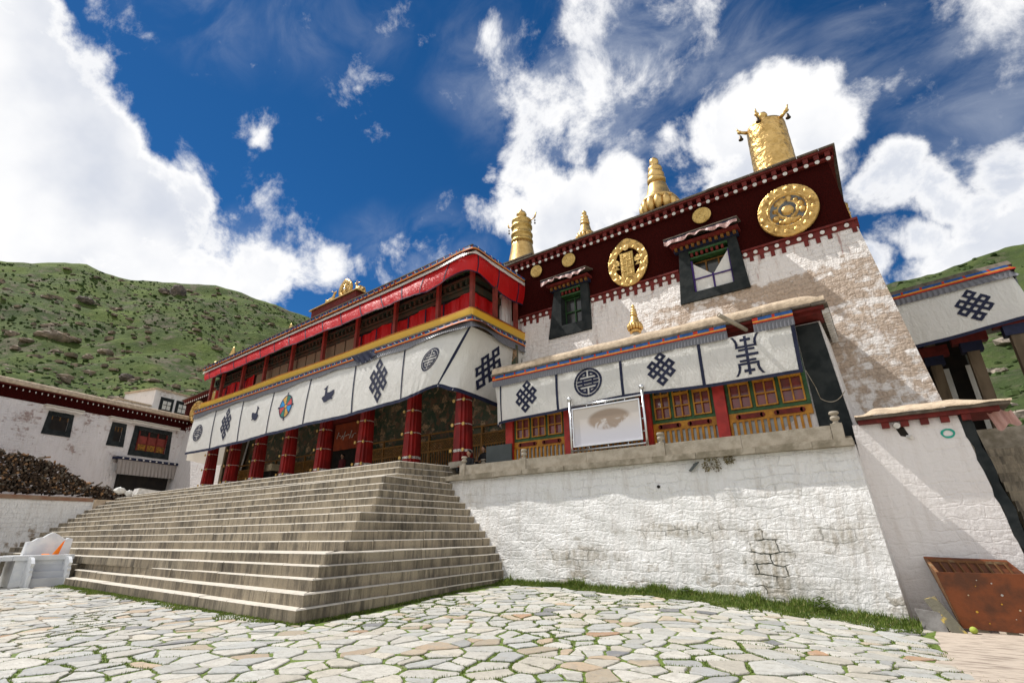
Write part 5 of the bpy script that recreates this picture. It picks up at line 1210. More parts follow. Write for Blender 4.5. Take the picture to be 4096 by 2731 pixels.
m_ = MB(); m_.hexa([(-12.0, 16.3, 3.7), (-.30, 16.12, 3.7), (-.22, 18.9, 3.7), (-12.0, 19, 3.7), (-12.0, 16.3, 7.3), (-.56, 16.2, 7.3), (-.50, 19, 7.3), (-12.0, 19, 7.3)]); m_.build('wall', M['side'], an)
m_ = MB(); m_.hexa([(-1.16, 16.05, 3.72), (-.36, 16.05, 3.72), (-.36, 16.11, 3.72), (-1.16, 16.11, 3.72), (-1.20, 16.13, 7.25), (-.60, 16.13, 7.25), (-.60, 16.19, 7.25), (-1.20, 16.19, 7.25)]); m_.build('black_surround', M['black'], an)
m_ = MB()
for x in (-11.60, -8.95, -6.0, -3.62):
    m_ = MB(); m_.box(x-.17, x+.17, 15.98, 16.3, 3.8, 7.25); m_.build('post', M['redp'], an)
bays = [(-11.42, -9.13), (-8.77, -6.18), (-5.82, -3.80), (-3.44, -1.22)]
def bay(x0, x1):
    m_ = MB(); w = x1-x0
    # green frame
    m_.box(x0, x1, 16.10, 16.24, 4.93, 5.03, 0)
    for i in range(4): q = x0+(w-.1)*i/3; m_.box(q, q+.10, 16.10, 16.24, 5.03, 7.0, 0)
    win = m_.build('window', M['green'], an)
    m_ = MB(); pw = (w-.1)/3
    for i in range(3):
        a = x0+.10+pw*i+.005; b = x0+pw*(i+1)-.005
        for q in (a, (a+b)/2-.02, b-.04): m_.box(q, q+.04, 16.05, 16.10, 5.04, 6.9)
        for z in (5.04, 5.40): m_.box(a, b, 16.045, 16.095, z, z+.035)
        m_.box(a, b, 16.03, 16.10, 5.76, 5.85); m_.box(a, b, 16.045, 16.095, 6.1, 6.14)
    m_.build('frame', M['ochre'], win)
    m_ = MB(); m_.box(x0+.1, x1-.1, 16.14, 16.16, 5.04, 5.78, 0); m_.box(x0+.1, x1-.1, 16.14, 16.16, 5.80, 6.9, 1); m_.build('pane', [M['glass'], M['glassd']], win)
    # lower panel
    m_ = MB(); m_.box(x0, x1, 16.09, 16.16, 4.66, 4.925); m_.box(x0, x1, 16.09, 16.16, 3.82, 3.92)
    q = x0
    while q < x1-.05: m_.box(q, q+.07, 16.07, 16.13, 3.9, 4.66); q += .17
    pan = m_.build('lower_panel', M['ochre'], an)
    m_ = MB(); m_.box(x0, x1, 16.16, 16.2, 3.85, 4.68); m_.build('backing', M['whiteblue'], pan)
    m_ = MB()
    for c in (x0+w*.27, x0+w*.74):
        m_.box(c-w*.15, c+w*.15, 16.06, 16.085, 4.73, 4.87); disc(m_, c-w*.15, 16.08, 4.80, .07, .02, 12); disc(m_, c+w*.15, 16.08, 4.80, .07, .02, 12)
    m_.build('cartouche', M['dred'], pan)
for b in bays: bay(*b)
# annex curtain
ac = thing('annex_curtain', 'white annex curtain with navy emblems, striped valance and grey pleats', 'curtain', (-6, 15.45, 7.3))
AT = [(-11.95, 15.55, 7.10), (-11.65, 15.45, 7.10), (-9, 15.43, 7.10), (-6.5, 15.43, 7.10), (-3.9, 15.43, 7.10), (-1.15, 15.43, 7.10)]
AB = [(-11.9, 15.9, 5.52), (-11.6, 15.50, 5.62), (-9, 15.45, 5.70), (-6.5, 15.45, 5.84), (-3.9, 15.45, 5.72), (-1.19, 15.45, 5.70)]
AL, AP = cloth_fn(AT, AB, .022, .02, 31)
drape('cloth', AL, AP, 0, 1, .06, 16, M['cloth'], ac); drape('hem', AL, AP, .95, 1.02, .1, 3, M['navy'], ac, off=.015)
def au(x): return x+11.65+.316
for x in (-11.60, -9.02, -6.48, -3.85, -1.20):
    w = .035 if x < -11 else (.055 if x > -1.3 else .05)
    m_ = MB(); m_.grid(lambda u_, v: AP(u_, v, .018), [au(x)-w, au(x)+w], lin(0, .98, 10)); m_.build('seam_stripe', M['navy'], ac, True)
HA = 1.4
emblem('endless_knot', AP, HA, au(-10.33), .43, .94, 1.22, knot_mask, NV, ac, 56, off=.018)
emblem('round_emblem', AP, HA, au(-7.75), .41, 1.10, 1.10, shou_mask(True), NV, ac, 64, off=.018)
emblem('endless_knot', AP, HA, au(-5.10), .43, .94, 1.22, knot_mask, NV, ac, 56, off=.018)
emblem('long_life_emblem', AP, HA, au(-2.50), .46, .86, 1.22, life_mask, NV, ac, 64, off=.018)
def seg_band(x0, x1):
    T_ = [(x, 15.37, 7.32) for x in lin(x0, x1, 4)]; B_ = [(x, 15.35, 7.06) for x in lin(x0, x1, 4)]
    l_, P_ = cloth_fn(T_, B_, .004, 0, 33); drape('pleats', l_, sag2(pleat(P_, .018, 62)), 0, 1, .025, 4, M['grey'], ac)
    T_ = [(x, 15.35, 7.50) for x in lin(x0, x1, 4)]; B_ = [(x, 15.35, 7.32) for x in lin(x0, x1, 4)]
    l_, P_ = cloth_fn(T_, B_, .004, 0, 34); stripes('stripe_band', P_, l_, ac, v=(0, .52, .521, .77, 1), mats=[M['blue'], M['orange'], M['stripe_red'], M['orange']], sq=.5)
def sag2(P): return lambda u, v, off=0.: P(u, v, off)+Vector((0, 0, -.012*v*math.sin(u*2.3)))
seg_band(-11.95, -2.95); seg_band(-2.2, -1.13)
# waterspout pipe poking through
m_ = MB(); m_.tube((-2.45, 15.7, 7.32), (-2.97, 14.75, 7.62), .065, n=14, caps=False); m_.tube((-2.45, 15.7, 7.32), (-2.965, 14.76, 7.615), .05, n=14, caps=True)
tag(m_.build('waterspout', M['stone'], None, True), 'grey pipe waterspout jutting out under the annex roof above the curtain gap', 'pipe')

m_ = MB(); pts = []
for i in range(15):
    t_ = i/14; pts.append((-.98+.60*t_, 16.02-.05*t_, 5.02-.62*t_*(1-t_)*1.2+.10*t_))
m_.path([(-1.14, 15.45, 5.72), (-1.02, 15.8, 5.3), (-.98, 16.02, 5.02)], .008, 6); m_.path(pts, .012, 6)
tag(m_.build('tie_rope', M['stone'], None, True), 'thin slack rope tying the annex curtain corner to the black surround', 'rope')
# billboard on chrome stand
bb = thing('display_board', 'faded notice board with a brown stain in a polished steel stand on the terrace', 'notice board', (-7.1, 15.3, 3.8))
m_ = MB()
for x in (-8.46, -5.78): m_.tube((x, 15.3, 3.8), (x, 15.3, 5.97), .045, n=14); m_.ball((x, 15.3, 6.02), .09, 14)
m_.tube((-8.46, 15.3, 5.76), (-5.78, 15.3, 5.76), .035); m_.tube((-8.46, 15.3, 4.22), (-5.78, 15.3, 4.22), .035)
for x in (-7.8, -7.1, -6.4): m_.tube((x, 15.3, 5.66), (x, 15.3, 5.76), .02); m_.tube((x, 15.3, 4.22), (x, 15.3, 4.33), .02)
for z in (4.6, 5.0, 5.4): m_.tube((-8.46, 15.3, z), (-8.35, 15.3, z), .02); m_.tube((-5.9, 15.3, z), (-5.78, 15.3, z), .02)
m_.build('stand', M['chrome'], bb, True)
m_ = MB(); 
for a in ((-8.37, -5.89, 5.62, 5.66), (-8.37, -5.89, 4.33, 4.37)): m_.box(a[0], a[1], 15.25, 15.33, a[2], a[3])
for a in ((-8.37, -8.33), (-5.93, -5.89)): m_.box(a[0], a[1], 15.25, 15.33, 4.371, 5.619)
m_.build('frame', M['chrome'], bb)
mm, nt, b = new_mat('faded_print'); geo = nt.nodes.new('ShaderNodeNewGeometry'); sp = nt.nodes.new('ShaderNodeSeparateXYZ'); nt.links.new(geo.outputs['Position'], sp.inputs[0])
nz = noise(nt, geo.outputs['Position'], 2.6, 6, .6, .8); 
dx = mth(nt, 'DIVIDE', mth(nt, 'SUBTRACT', sp.outputs[0], -7.02), .80); dz = mth(nt, 'DIVIDE', mth(nt, 'SUBTRACT', sp.outputs[2], 5.15), .36)
d = mth(nt, 'SQRT', mth(nt, 'ADD', mth(nt, 'MULTIPLY', dx, dx), mth(nt, 'MULTIPLY', dz, dz)))
ring = mth(nt, 'MULTIPLY', ramp(nt, d, 1.08, .8), ramp(nt, mth(nt, 'ADD', nz, mth(nt, 'MULTIPLY', ramp(nt, sp.outputs[2], 4.9, 5.3), .22)), .46, .64))
base = mixc(nt, ramp(nt, sp.outputs[2], 4.5, 5.4), (.58, .57, .62), (.60, .54, .48)); col = mixc(nt, mth(nt, 'MULTIPLY', ring, .8), base, (.26, .17, .10))
nt.links.new(col, b.inputs['Base Color']); b.inputs['Roughness'].default_value = .3; b.inputs['Specular IOR Level'].default_value = .5
m_ = MB(); m_.box(-8.33, -5.93, 15.29, 15.31, 4.37, 5.62); m_.build('panel', mm, bb)

# grey board, crate
m_ = MB(); m_.box(-12.66, -11.42, 15.88, 15.93, 3.82, 4.88); tag(m_.build('grey_board', M['greyb']), 'plain dark grey board standing on the terrace left of the first red annex post', 'board')
t = thing('donation_box', 'pale wooden box on a dark stand between the left columns of the porch', 'box', (-30.3, 17, 4.17))
m_ = MB(); m_.box(-31.0, -29.75, 16.7, 17.3, 5.33, 5.72); m_.build('box', pmat('pale_wood', (.42, .34, .22)), t)
m_ = MB(); m_.box(-30.9, -29.9, 16.8, 17.2, 4.17, 5.325); m_.build('stand', M['dark'], t)

# ------------------------------------------------------------------ people
def person(label, V_, E_, RR, mat, head, headr, hair=True, skinparts=(), group=None):
    t = thing('person', label, 'person', V_[0])
    me = bpy.data.meshes.new('body'); me.from_pydata(V_, E_, []); o = bpy.data.objects.new('body', me); COL.objects.link(o); o.parent = t; o.matrix_parent_inverse = Matrix.Translation(-t.location)
    o.modifiers.new('s', 'SKIN')
    for i, sv in enumerate(me.skin_vertices[0].data): sv.radius = (RR[i], RR[i]*.85); sv.use_root = (i == 0)
    q = o.modifiers.new('ss', 'SUBSURF'); q.levels = 2; q.render_levels = 2; me.materials.append(mat)
    hx, hy_, hz = head
    m_ = MB(); m_.ball((hx, hy_, hz), headr, 16, sc=(.80, .95, 1.15)); m_.ball((hx+.0, hy_-headr*.95, hz-.02), headr*.18, 8); m_.tube((hx, hy_, hz-headr*1.5), (hx, hy_, hz-headr*.6), headr*.45, n=10)
    for s in (-1, 1): m_.ball((hx+s*headr*.82, hy_, hz-.01), headr*.2, 6, sc=(.5, 1, 1.4))
    m_.build('head', M['skin'], t, True)
    m_ = MB(); m_.ball((hx, hy_+headr*.14, hz+headr*.25), headr*1.04, 14, sc=(.84, .95, 1.0)); m_.build('hair', M['hair'], t, True)
    for (a, dr) in skinparts:
        m_ = MB(); a = Vector(a); m_.ball(a, .045, 8, sc=(1, 1.1, .7))
        for k in range(4): b = a+Vector(dr)*.05+Vector(((k-1.5)*.02, 0, 0)); m_.tube(b, b+Vector(dr)*(.06+.01*(k in (1, 2))), .010, .008, n=6)
        th = a+Vector((.04, -.01, 0)); m_.tube(th, th+Vector((.03, -.03, .0))+Vector(dr)*.02, .012, .009, n=6)
        m_.build('hand', M['skin'], t, True)
def seated(x, y, z, label, mat, lean=0):
    V_ = [(x, y, z+.12), (x+lean*.5, y-.06, z+.38), (x+lean, y-.08, z+.60), (x+lean, y-.08, z+.70), (x-.12, y-.12, z+.16), (x-.18, y-.45, z+.26), (x-.15, y-.42, z+.05), (x+.12, y-.12, z+.16), (x+.18, y-.45, z+.26), (x+.15, y-.42, z+.05),
          (x+lean-.19, y-.06, z+.58), (x+lean-.25, y-.16, z+.36), (x-.12, y-.36, z+.32), (x+lean+.19, y-.06, z+.58), (x+lean+.25, y-.16, z+.36), (x+.12, y-.36, z+.32)]
    E_ = [(0, 1), (1, 2), (2, 3), (0, 4), (4, 5), (5, 6), (0, 7), (7, 8), (8, 9), (2, 10), (10, 11), (11, 12), (2, 13), (13, 14), (14, 15)]
    RR = [.16, .15, .15, .06, .10, .075, .05, .10, .075, .05, .075, .055, .04, .075, .055, .04]
    person(label, V_, E_, RR, mat, (x+lean*1.15, y-.12, z+.84), .105, skinparts=(((x-.10, y-.40, z+.31), (0, -1, -.2)), ((x+.10, y-.40, z+.31), (0, -1, -.2))))
def standing(x, y, z, label, mat):
    V_ = [(x, y, z+.92), (x, y, z+1.2), (x, y, z+1.42), (x, y, z+1.52), (x-.10, y, z+.86), (x-.11, y-.01, z+.48), (x-.11, y, z+.08), (x+.10, y, z+.86), (x+.12, y-.06, z+.48), (x+.12, y, z+.08), (x-.20, y, z+1.40), (x-.25, y, z+1.12), (x-.22, y-.1, z+.88), (x+.20, y, z+1.40), (x+.25, y, z+1.12), (x+.2, y-.12, z+.9), (x-.11, y-.14, z+.04), (x+.12, y-.14, z+.04)]
    E_ = [(0, 1), (1, 2), (2, 3), (0, 4), (4, 5), (5, 6), (0, 7), (7, 8), (8, 9), (2, 10), (10, 11), (11, 12), (2, 13), (13, 14), (14, 15), (6, 16), (9, 17)]
    RR = [.16, .15, .15, .06, .11, .075, .05, .11, .075, .05, .075, .055, .04, .075, .055, .04, .04, .04]
    person(label, V_, E_, RR, mat, (x, y-.02, z+1.66), .11, skinparts=(((x-.22, y-.12, z+.83), (0, -.2, -1)), ((x+.20, y-.14, z+.85), (0, -.2, -1))))
seated(-13.50, 15.75, 3.82, 'person in a black jacket leaning forward beside the rightmost red column', M['jacket'], .14)
seated(-13.60, 17.0, 4.17, 'person in dark clothes sitting upright against the lattice behind the leaning figure', M['jacket'], 0)
standing(-24.6, 17.9, 4.17, 'person in a dark maroon robe standing in the shaded doorway under the rust hanging', M['robe'])

# ------------------------------------------------------------------ right corner wall
cw = thing('corner_wall', 'plain white battered wall with clay coping and black painted right edge', 'wall', (1, 15.4, 0))
def cwy(z): return 15.40-.035*(4.1-z)
m_ = MB(); m_.grid(lambda t, z: (-.40+(2.02+.105*(4.1-z)-.36+.40)*t+(0), cwy(z), z), lin(0, 1, 24), lin(-.9, 4.1, 20)); 
m_.quad((2.2, cwy(-.9), -.9), (2.2, 18, -.9), (1.7, 18, 4.1), (1.66, cwy(4.1), 4.1))
m_.build('wall', M['side'], cw)
m_ = MB(); m_.grid(lambda t, z: (1.66+.105*(4.1-z)+t*(.19+.03*math.sin(z*7)) - (.03*math.sin(z*9)*(t == 0)), cwy(z)-.006, z), [0, 1], lin(-.9, 4.1, 20)); 
m_.quad((2.37, cwy(-.9), -.9), (2.37, 16.6, -.9), (1.86, 16.6, 4.1), (1.86, cwy(4.1), 4.1)); m_.build('black_edge', M['black'], cw)
m_ = MB()
P_ = [(15.12, 4.24), (15.125, 4.285), (15.5, 4.46), (16.0, 4.54), (16.8, 4.54)]
m_.grid(lambda x, t: (x, P_[t][0], P_[t][1]-.26*max(0, (x-1.7)/.95)**1.5*(t > 1)-.28*max(0, (.15-x)/.45)**1.5*(t > 1)+.01*math.sin(x*9)), lin(-.30, 2.62, 36), [0, 1, 2, 3, 4]); ob = m_.build('coping', M['mud'], cw, True); ob.data.flip_normals()
m_ = MB(); m_.box(-.28, 2.58, 15.16, 16.8, 4.17, 4.24); m_.build('slate_course', M['slate'], cw)
m_ = MB(); m_.box(-.26, 2.4, 15.24, 16.5, 4.07, 4.168)
x = .2
while x < 1.9: m_.box(x, x+.16, 15.28, 15.6, 3.93, 4.068); x += .38
m_.build('corbels', M['dred'], cw)
m_ = MB(); cx, cz, cy = 1.40, 3.68, cwy(3.68)-.006
n = 36
for k in range(n):
    a0, a1 = 2*math.pi*k/n, 2*math.pi*(k+1)/n; w0 = .020+.004*math.sin(a0*3); r = lambda a, q: (cx+(.105+q)*math.cos(a)*1.05, cwy(cz+(.09+q)*math.sin(a))-.015, cz+(.09+q)*math.sin(a))
    m_.quad(r(a0, -w0), r(a1, -w0), r(a1, w0), r(a0, w0))
m_.build('green_ring', pmat('green_spray_paint', (.02, .30, .22), (.03, .36, .27), 20), cw)
m_ = MB(); m_.hexa([(.52, cwy(3.72)-.012, 3.72), (.70, cwy(3.72)-.012, 3.66), (.70, 15.5, 3.66), (.52, 15.5, 3.72), (.44, cwy(4.0)-.012, 3.98), (.60, cwy(4.0)-.012, 4.0), (.60, 15.5, 4.0), (.44, 15.5, 3.98)]); hole = m_.build('drain_hole', M['dark'], cw)
m_ = MB(); m_.tube((.47, 15.5, 3.98), (.50, 15.22, 3.95), .07, n=10); m_.tube((.62, 15.45, 3.70), (.72, 15.3, 3.66), .05, n=8); m_.build('pipe_stub', M['white'], hole)
# hanging pink cloth at coping end
m_ = MB(); m_.grid(lambda t, v: (2.18+.42*t+.10*v, 15.5+.05*math.sin(t*12), 4.10-v*(.42-.1*t)-.05*math.sin(t*9)), lin(0, 1, 24), lin(0, 1, 6)); tag(m_.build('cloth_frill', M['frill'], None, True), 'faded pink cloth frill hanging under the right end of the coping', 'cloth')
# side stair beyond
ss = thing('side_stairs', 'narrow dark stone steps climbing behind the corner wall at the far right', 'staircase', (4.6, 19, 0))
for k in range(14):
    m_ = MB(); m_.box(2.6, 9, 16.4+k*.34, 22.5, -.4+k*.26+.6, -.4+(k+1)*.26+.6); m_.build('step', M['step'], ss)

# ------------------------------------------------------------------ rear pavilion on the right
rp = thing('rear_pavilion', 'open timber pavilion with white emblem curtain behind the hall at right', 'pavilion', (3.3, 22.3, 5))
A = Vector((4.89, 22.0, 0)); B = Vector((-1.2, 23.04, 0)); dR = (A-B).normalized(); nR = Vector((dR.y, -dR.x, 0))   # outward (towards camera)
def rq(s_, out_, z): p = A-dR*s_+nR*out_; return Vector((p.x, p.y, z))
m_ = MB()
m_.hexa([rq(-.12, .12, 9.88), rq(6, .12, 9.88), rq(6, -8, 9.88), rq(-.12, -8, 9.88), rq(-.05, 0, 10.08), rq(6, 0, 10.08), rq(6, -8, 10.2), rq(-.05, -8, 10.2)]); m_.build('roof', M['slate'], rp)
pc = thing('pavilion_curtain', 'white curtain with one navy endless knot hanging round the rear pavilion', 'curtain', (3.3, 22.2, 9.8))
T_ = [rq(s_, .06, 9.56) for s_ in (6, 4, 2, 0)]; B_ = [rq(6, .06, 7.72), rq(4, .06, 7.74), rq(2, .05, 7.80), rq(-.05, .0, 8.0)]
T_ += [rq(-.06, -.3, 9.56), rq(-.06, -4, 9.56)]; B_ += [rq(-.2, -.6, 7.9), rq(-.12, -4, 7.7)]
PL, PP = cloth_fn(T_, B_, .03, .02, 41)
def PPn(u, v, off=0.):
    p = PP(u, v, 0); return p+nR*off
drape('cloth', PL, PP, 0, 1, .10, 12, M['cloth'], pc); drape('hem', PL, PPn, .95, 1.02, .12, 3, M['navy'], pc, off=.02)
emblem('endless_knot', PPn, 1.85, 6-1.18, .46, .92, 1.34, knot_mask, NV, pc, 54)
T_ = [rq(s_, .10, 9.72) for s_ in (6, 4, 2, 0)]+[rq(-.1, -.3, 9.72), rq(-.1, -4, 9.72)]; B_ = [p-Vector((0, 0, .28))+nR*.03 for p in T_]
l_, P2 = cloth_fn(T_, B_, .01, 0, 43); drape('pleats', l_, pleat(P2, .025, 40), 0, 1, .035, 4, M['grey'], pc)
T_ = [rq(s_, .12, 9.90) for s_ in (6, 4, 2, 0)]+[rq(-.12, -.3, 9.90), rq(-.12, -4, 9.90)]; B_ = [p-Vector((0, 0, .20)) for p in T_]
l_, P3 = cloth_fn(T_, B_, .004, 0, 44); stripes('stripe_band', P3, l_, pc, v=(0, .45, .451, .72, 1), mats=[M['blue'], M['orange'], M['stripe_red'], M['orange']], sq=.6)
for i, s_ in enumerate((.55, 1.75, 2.95)):
    m_ = MB(); o_ = -.25-i*1.1
    a = rq(s_-.15, o_, 9.4); b = rq(s_-.15, o_, 3.5); m_.bar(b, a, .34-.02*i, .34); m_.build('post', M['wood'], rp)
for i, s_ in enumerate((.55, 1.75, 2.95)):
    m_ = MB(); p = rq(s_-.15, -.25-i*1.1, 7.9); m_.box(p.x-.5, p.x+.5, p.y-.2, p.y+.2, 7.9, 8.3, 0); m_.box(p.x-.3, p.x+.3, p.y-.2, p.y+.2, 7.55, 7.899, 1)
    m_.build('bracket', [M['dred'], M['navy']], rp)
m_ = MB(); m_.hexa([rq(1.9, -3.6, 3.5), rq(6, -3.6, 3.5), rq(6, -8, 3.5), rq(1.9, -8, 3.5), rq(1.9, -3.6, 9.8), rq(6, -3.6, 9.8), rq(6, -8, 9.8), rq(1.9, -8, 9.8)]); m_.build('rear_wall', M['dark'], rp)
m_ = MB(); m_.hexa([rq(-.4, .3, 1.5), rq(6, .3, 1.5), rq(6, -8, 1.5), rq(-.4, -8, 1.5), rq(-.4, .3, 4.6), rq(6, .3, 4.6), rq(6, -8, 4.6), rq(-.4, -8, 4.6)]); m_.build('plinth', M['ledge'], rp)
m_ = MB()
for i in range(1, 4): m_.hexa([rq(1.0+i*.75, -3.4, 4.6), rq(1.25+i*.75, -3.4, 4.6), rq(1.25+i*.75, -3.45, 4.6), rq(1.0+i*.75, -3.45, 4.6), rq(1.0+i*.75, -3.4, 7.6), rq(1.25+i*.75, -3.4, 7.6), rq(1.25+i*.75, -3.45, 7.6), rq(1.0+i*.75, -3.45, 7.6)])
m_.build('door_curtain', M['cloth'], rp)

# ------------------------------------------------------------------ left building
lb = thing('monk_quarters', 'long whitewashed building with maroon cornice along the left side', 'building', (-46, 8, 3.8))
Q0 = Vector((-46, 8, 0)); dB = Vector((-.249, .968, 0)).normalized(); nB = Vector((dB.y, -dB.x, 0))
def lq(u, out_, z): p = Q0+dB*u+nB*out_; return (p.x, p.y, z)
def lbox(m_, u0, u1, o0, o1, z0, z1, m=0, bat=0):
    m_.hexa([lq(u0, o1+bat, z0), lq(u0, o0, z0), lq(u1, o0, z0), lq(u1, o1+bat, z0), lq(u0, o1, z1), lq(u0, o0, z1), lq(u1, o0, z1), lq(u1, o1, z1)][::1], m)
m_ = MB(); lbox(m_, -25, 12.2, -9, 0, 1, 10.35, 0, .5); m_.build('wall', M['leftb'], lb)
m_ = MB(); lbox(m_, -25, 12.2, -9, .03, 10.352, 11.15, 0); m_.build('frieze', M['maroon'], lb)
m_ = MB(); lbox(m_, -25, 12.2, -9, .18, 11.152, 11.22, 0); u = -6
m_.build('cornice', M['dred'], lb)
m_ = MB(); u = -6
while u < 12:
    p = lq(u, .20, 10.98); m_.ball(p, .075, 8, sc=(.5, .5, 1.)); u += .36
m_.build('disc_row', M['white'], lb, True)['kind'] = 'stuff'
m_ = MB(); u = -25
m_.grid(lambda u_, t: lq(u_, (.34, .36, .25, -.2, -2.5, -9)[t], (11.23, 11.40, 11.60, 11.68, 11.72, 11.72)[t]), lin(-25, 12.2, 20), [0, 1, 2, 3, 4, 5]); m_.quad(lq(-25, .34, 11.225), lq(12.2, .34, 11.225), lq(12.2, 0, 11.225), lq(-25, 0, 11.225))
m_.build('roof', M['mud'], lb, True)
def lwin(u0, u1, z0, z1, kind):
    w = u1-u0; m_ = MB(); fr = .42 if w > 2 else .36; o_ = .36
    pts_o = [(u0, z0), (u1, z0), (u1-.1, z1), (u0+.1, z1)]; pts_i = [(u0+fr, z0+fr), (u1-fr, z0+fr), (u1-fr, z1-.3), (u0+fr, z1-.3)]
    oo = lambda z: .06+.5*(10.35-z)/9.35
    for i in range(4):
        a, b, c, d_ = pts_o[i], pts_o[(i+1) % 4], pts_i[(i+1) % 4], pts_i[i]; m_.quad(lq(a[0], oo(a[1]), a[1]), lq(b[0], oo(b[1]), b[1]), lq(c[0], oo(c[1]), c[1]), lq(d_[0], oo(d_[1]), d_[1]))
    for i in range(4):
        a, b = pts_o[i], pts_o[(i+1) % 4]; m_.quad(lq(a[0], oo(a[1])-.15, a[1]), lq(b[0], oo(b[1])-.15, b[1]), lq(b[0], oo(b[1]), b[1]), lq(a[0], oo(a[1]), a[1]))
    win = m_.build('window', M['black'], lb)
    m_ = MB(); p = [lq(q[0], oo(q[1])-.04, q[1]) for q in pts_i]; m_.quad(*p); m_.build('pane', M['dark'] , win)
    if kind == 'big':
        m_ = MB(); n = 3; ww = (w-2*fr-.2)/n
        for i in range(n):
            a = u0+fr+.1+i*ww; lbox(m_, a+.05, a+ww-.05, oo(z0+.7)-.03, oo(z0+.7)-.01, z0+fr+.05, z0+.95, 0); lbox(m_, a+.05, a+ww-.05, oo(z1-1)-.03, oo(z1-1)-.01, z0+1.0, z1-.75, 1)
        m_.build('orange_curtain', [M['dorange'], M['gpost']], win)
        m_ = MB()
        for i in range(n+1): a = u0+fr+.1+i*ww; lbox(m_, a-.04, a+.04, oo(z0)-.1, oo(z0)+.0, z0+fr, z1-.4)
        lbox(m_, u0+fr, u1-fr, oo(z0)-.1, oo(z0+1)+.01, z0+.93, z0+1.0)
        m_.build('frame', M['dred'], win)
    else:
        m_ = MB()
        for q in (u0+fr, (u0+u1)/2-.03, u1-fr-.06): lbox(m_, q, q+.06, oo(z0)-.1, oo(z1)-.01, z0+fr, z1-.32)
        m_.build('frame', M['ochred'], win)
    m_ = MB(); m_.grid(lambda u_, v: lq(u_, .42-.15*(v == 0)-.02, z1+.30-v*(.2+.04*math.sin(u_*9))), lin(u0-.3, u1+.3, 20), [0, .3, 1]); lbox(m_, u0-.32, u1+.32, 0, .42, z1+.30, z1+.36); m_.build('canopy', M['cream'], win)
lwin(1.15, 2.9, 8.38, 9.98, 's'); lwin(5.35, 6.6, 8.22, 10.0, 's'); lwin(7.05, 10.35, 7.72, 10.05, 'big')
m_ = MB(); m_.grid(lambda u_, v: lq(u_, .75+.05*math.sin(u_*22)*v+.15*v, 7.25-1.1*v), lin(6.1, 10.8, 130), lin(0, 1, 4)); val = m_.build('door_valance', cloth_mat('drab_pleats', (.34, .30, .27), .4, .1), lb, True)
m_ = MB(); lbox(m_, 6.0, 10.9, .2, .8, 7.26, 7.45, 0); 
for i in range(9): p = lq(6.4+i*.52, .83, 7.35); m_.ball(p, .07, 8, m=1)
m_.build('valance_rail', [M['navy'], M['white']], val)
m_ = MB(); lbox(m_, 6.6, 10.4, .2, .62, 3.8, 6.3, 0); m_.build('doorway', M['dark'], lb)
# chapel box behind
def onl2(P0x):
    return None
rb = thing('rooftop_room', 'little white upper room with two black framed windows above the left building', 'building', (-60, 16, 11))
E_ = Vector((-61.0, 17.0, 0))
def eq(u, o_, z): p = E_+dB*u+nB*o_; return (p.x, p.y, z)
def ebox(m_, u0, u1, o0, o1, z0, z1, m=0): m_.hexa([eq(u0, o1, z0), eq(u0, o0, z0), eq(u1, o0, z0), eq(u1, o1, z0), eq(u0, o1, z1), eq(u0, o0, z1), eq(u1, o0, z1), eq(u1, o1, z1)], m)
#@ROOM@
m_ = MB(); ebox(m_, 3.55, 8.0, -5, 0, 8, 16.65, 0); ebox(m_, .2, 3.54, -5, 0, 8, 14.7, 0); m_.build('wall', M['leftb'], rb)
m_ = MB(); ebox(m_, 3.4, 8.15, -5, .15, 16.651, 16.82, 0); ebox(m_, .1, 3.39, -5, .15, 14.701, 14.85, 0); m_.build('roof', M['mud'], rb)
m_ = MB()
for a in (4.22, 6.02): 
    m_ = MB(); ebox(m_, a, a+1.5, 0, .06, 14.3, 15.98, 0); w_ = m_.build('window', M['black'], rb)
    m_ = MB(); ebox(m_, a+.32, a+1.2, .06, .09, 14.7, 15.6, 0); m_.build('pane', M['cloth'], w_)
    m_ = MB(); ebox(m_, a+.73, a+.78, .09, .11, 14.7, 15.6, 0); ebox(m_, a+.32, a+1.2, .112, .13, 15.15, 15.2, 0); m_.build('glazing_bar', M['black'], w_)

# ------------------------------------------------------------------ left garden wall, firewood, blocks
gw = thing('garden_wall', 'peeling whitewashed brick wall with a brown coping carrying firewood', 'wall', (-38.6, 8, 0))
m_ = MB(); m_.grid(lambda y, z: (-38.5-.06*(4-z)*-1, y, z), lin(-8, 13.5, 30), lin(-.3, 3.8, 12)); m_.quad((-38.26, -8, -.3), (-41, -8, -.3), (-41, -8, 3.8), (-38.5, -8, 3.8)); m_.build('wall', M['garden'], gw)
m_ = MB(); m_.hexa([(-38.42, -8, 3.78), (-38.42, 10.9, 3.66), (-42.5, 10.9, 3.66), (-42.5, -8, 3.78), (-38.42, -8, 4.10), (-38.42, 10.9, 3.86), (-42.5, 10.9, 3.86), (-42.5, -8, 4.10)][::-1]); m_.build('coping', pmat('brown_clay_edge', (.26, .13, .08), (.30, .21, .14), 1.3, bmp=.6), gw)
m_ = MB(); m_.box(-42.5, -38.44, 10.95, 16.5, 2.5, 3.80); m_.box(-52, -42.5, -10, 17, 2.0, 3.78); m_.build('yard', M['mud'], gw)
M['log'] = pmat('split_firewood', (.12, .075, .042), (.045, .028, .018), 1.6, rough=.9, bmp=.5, lo=.3, hi=.6)
M['log2'] = pmat('cut_log_end', (.30, .17, .08), (.16, .09, .05), 2.5, rough=.85); M['log3'] = pmat('grey_log', (.17, .14, .11), (.10, .08, .06), 2, rough=.9); M['log4'] = pmat('dark_log', (.05, .032, .022), (.03, .02, .012), 3, rough=.9)
m_ = MB(); rr = random.Random(6)
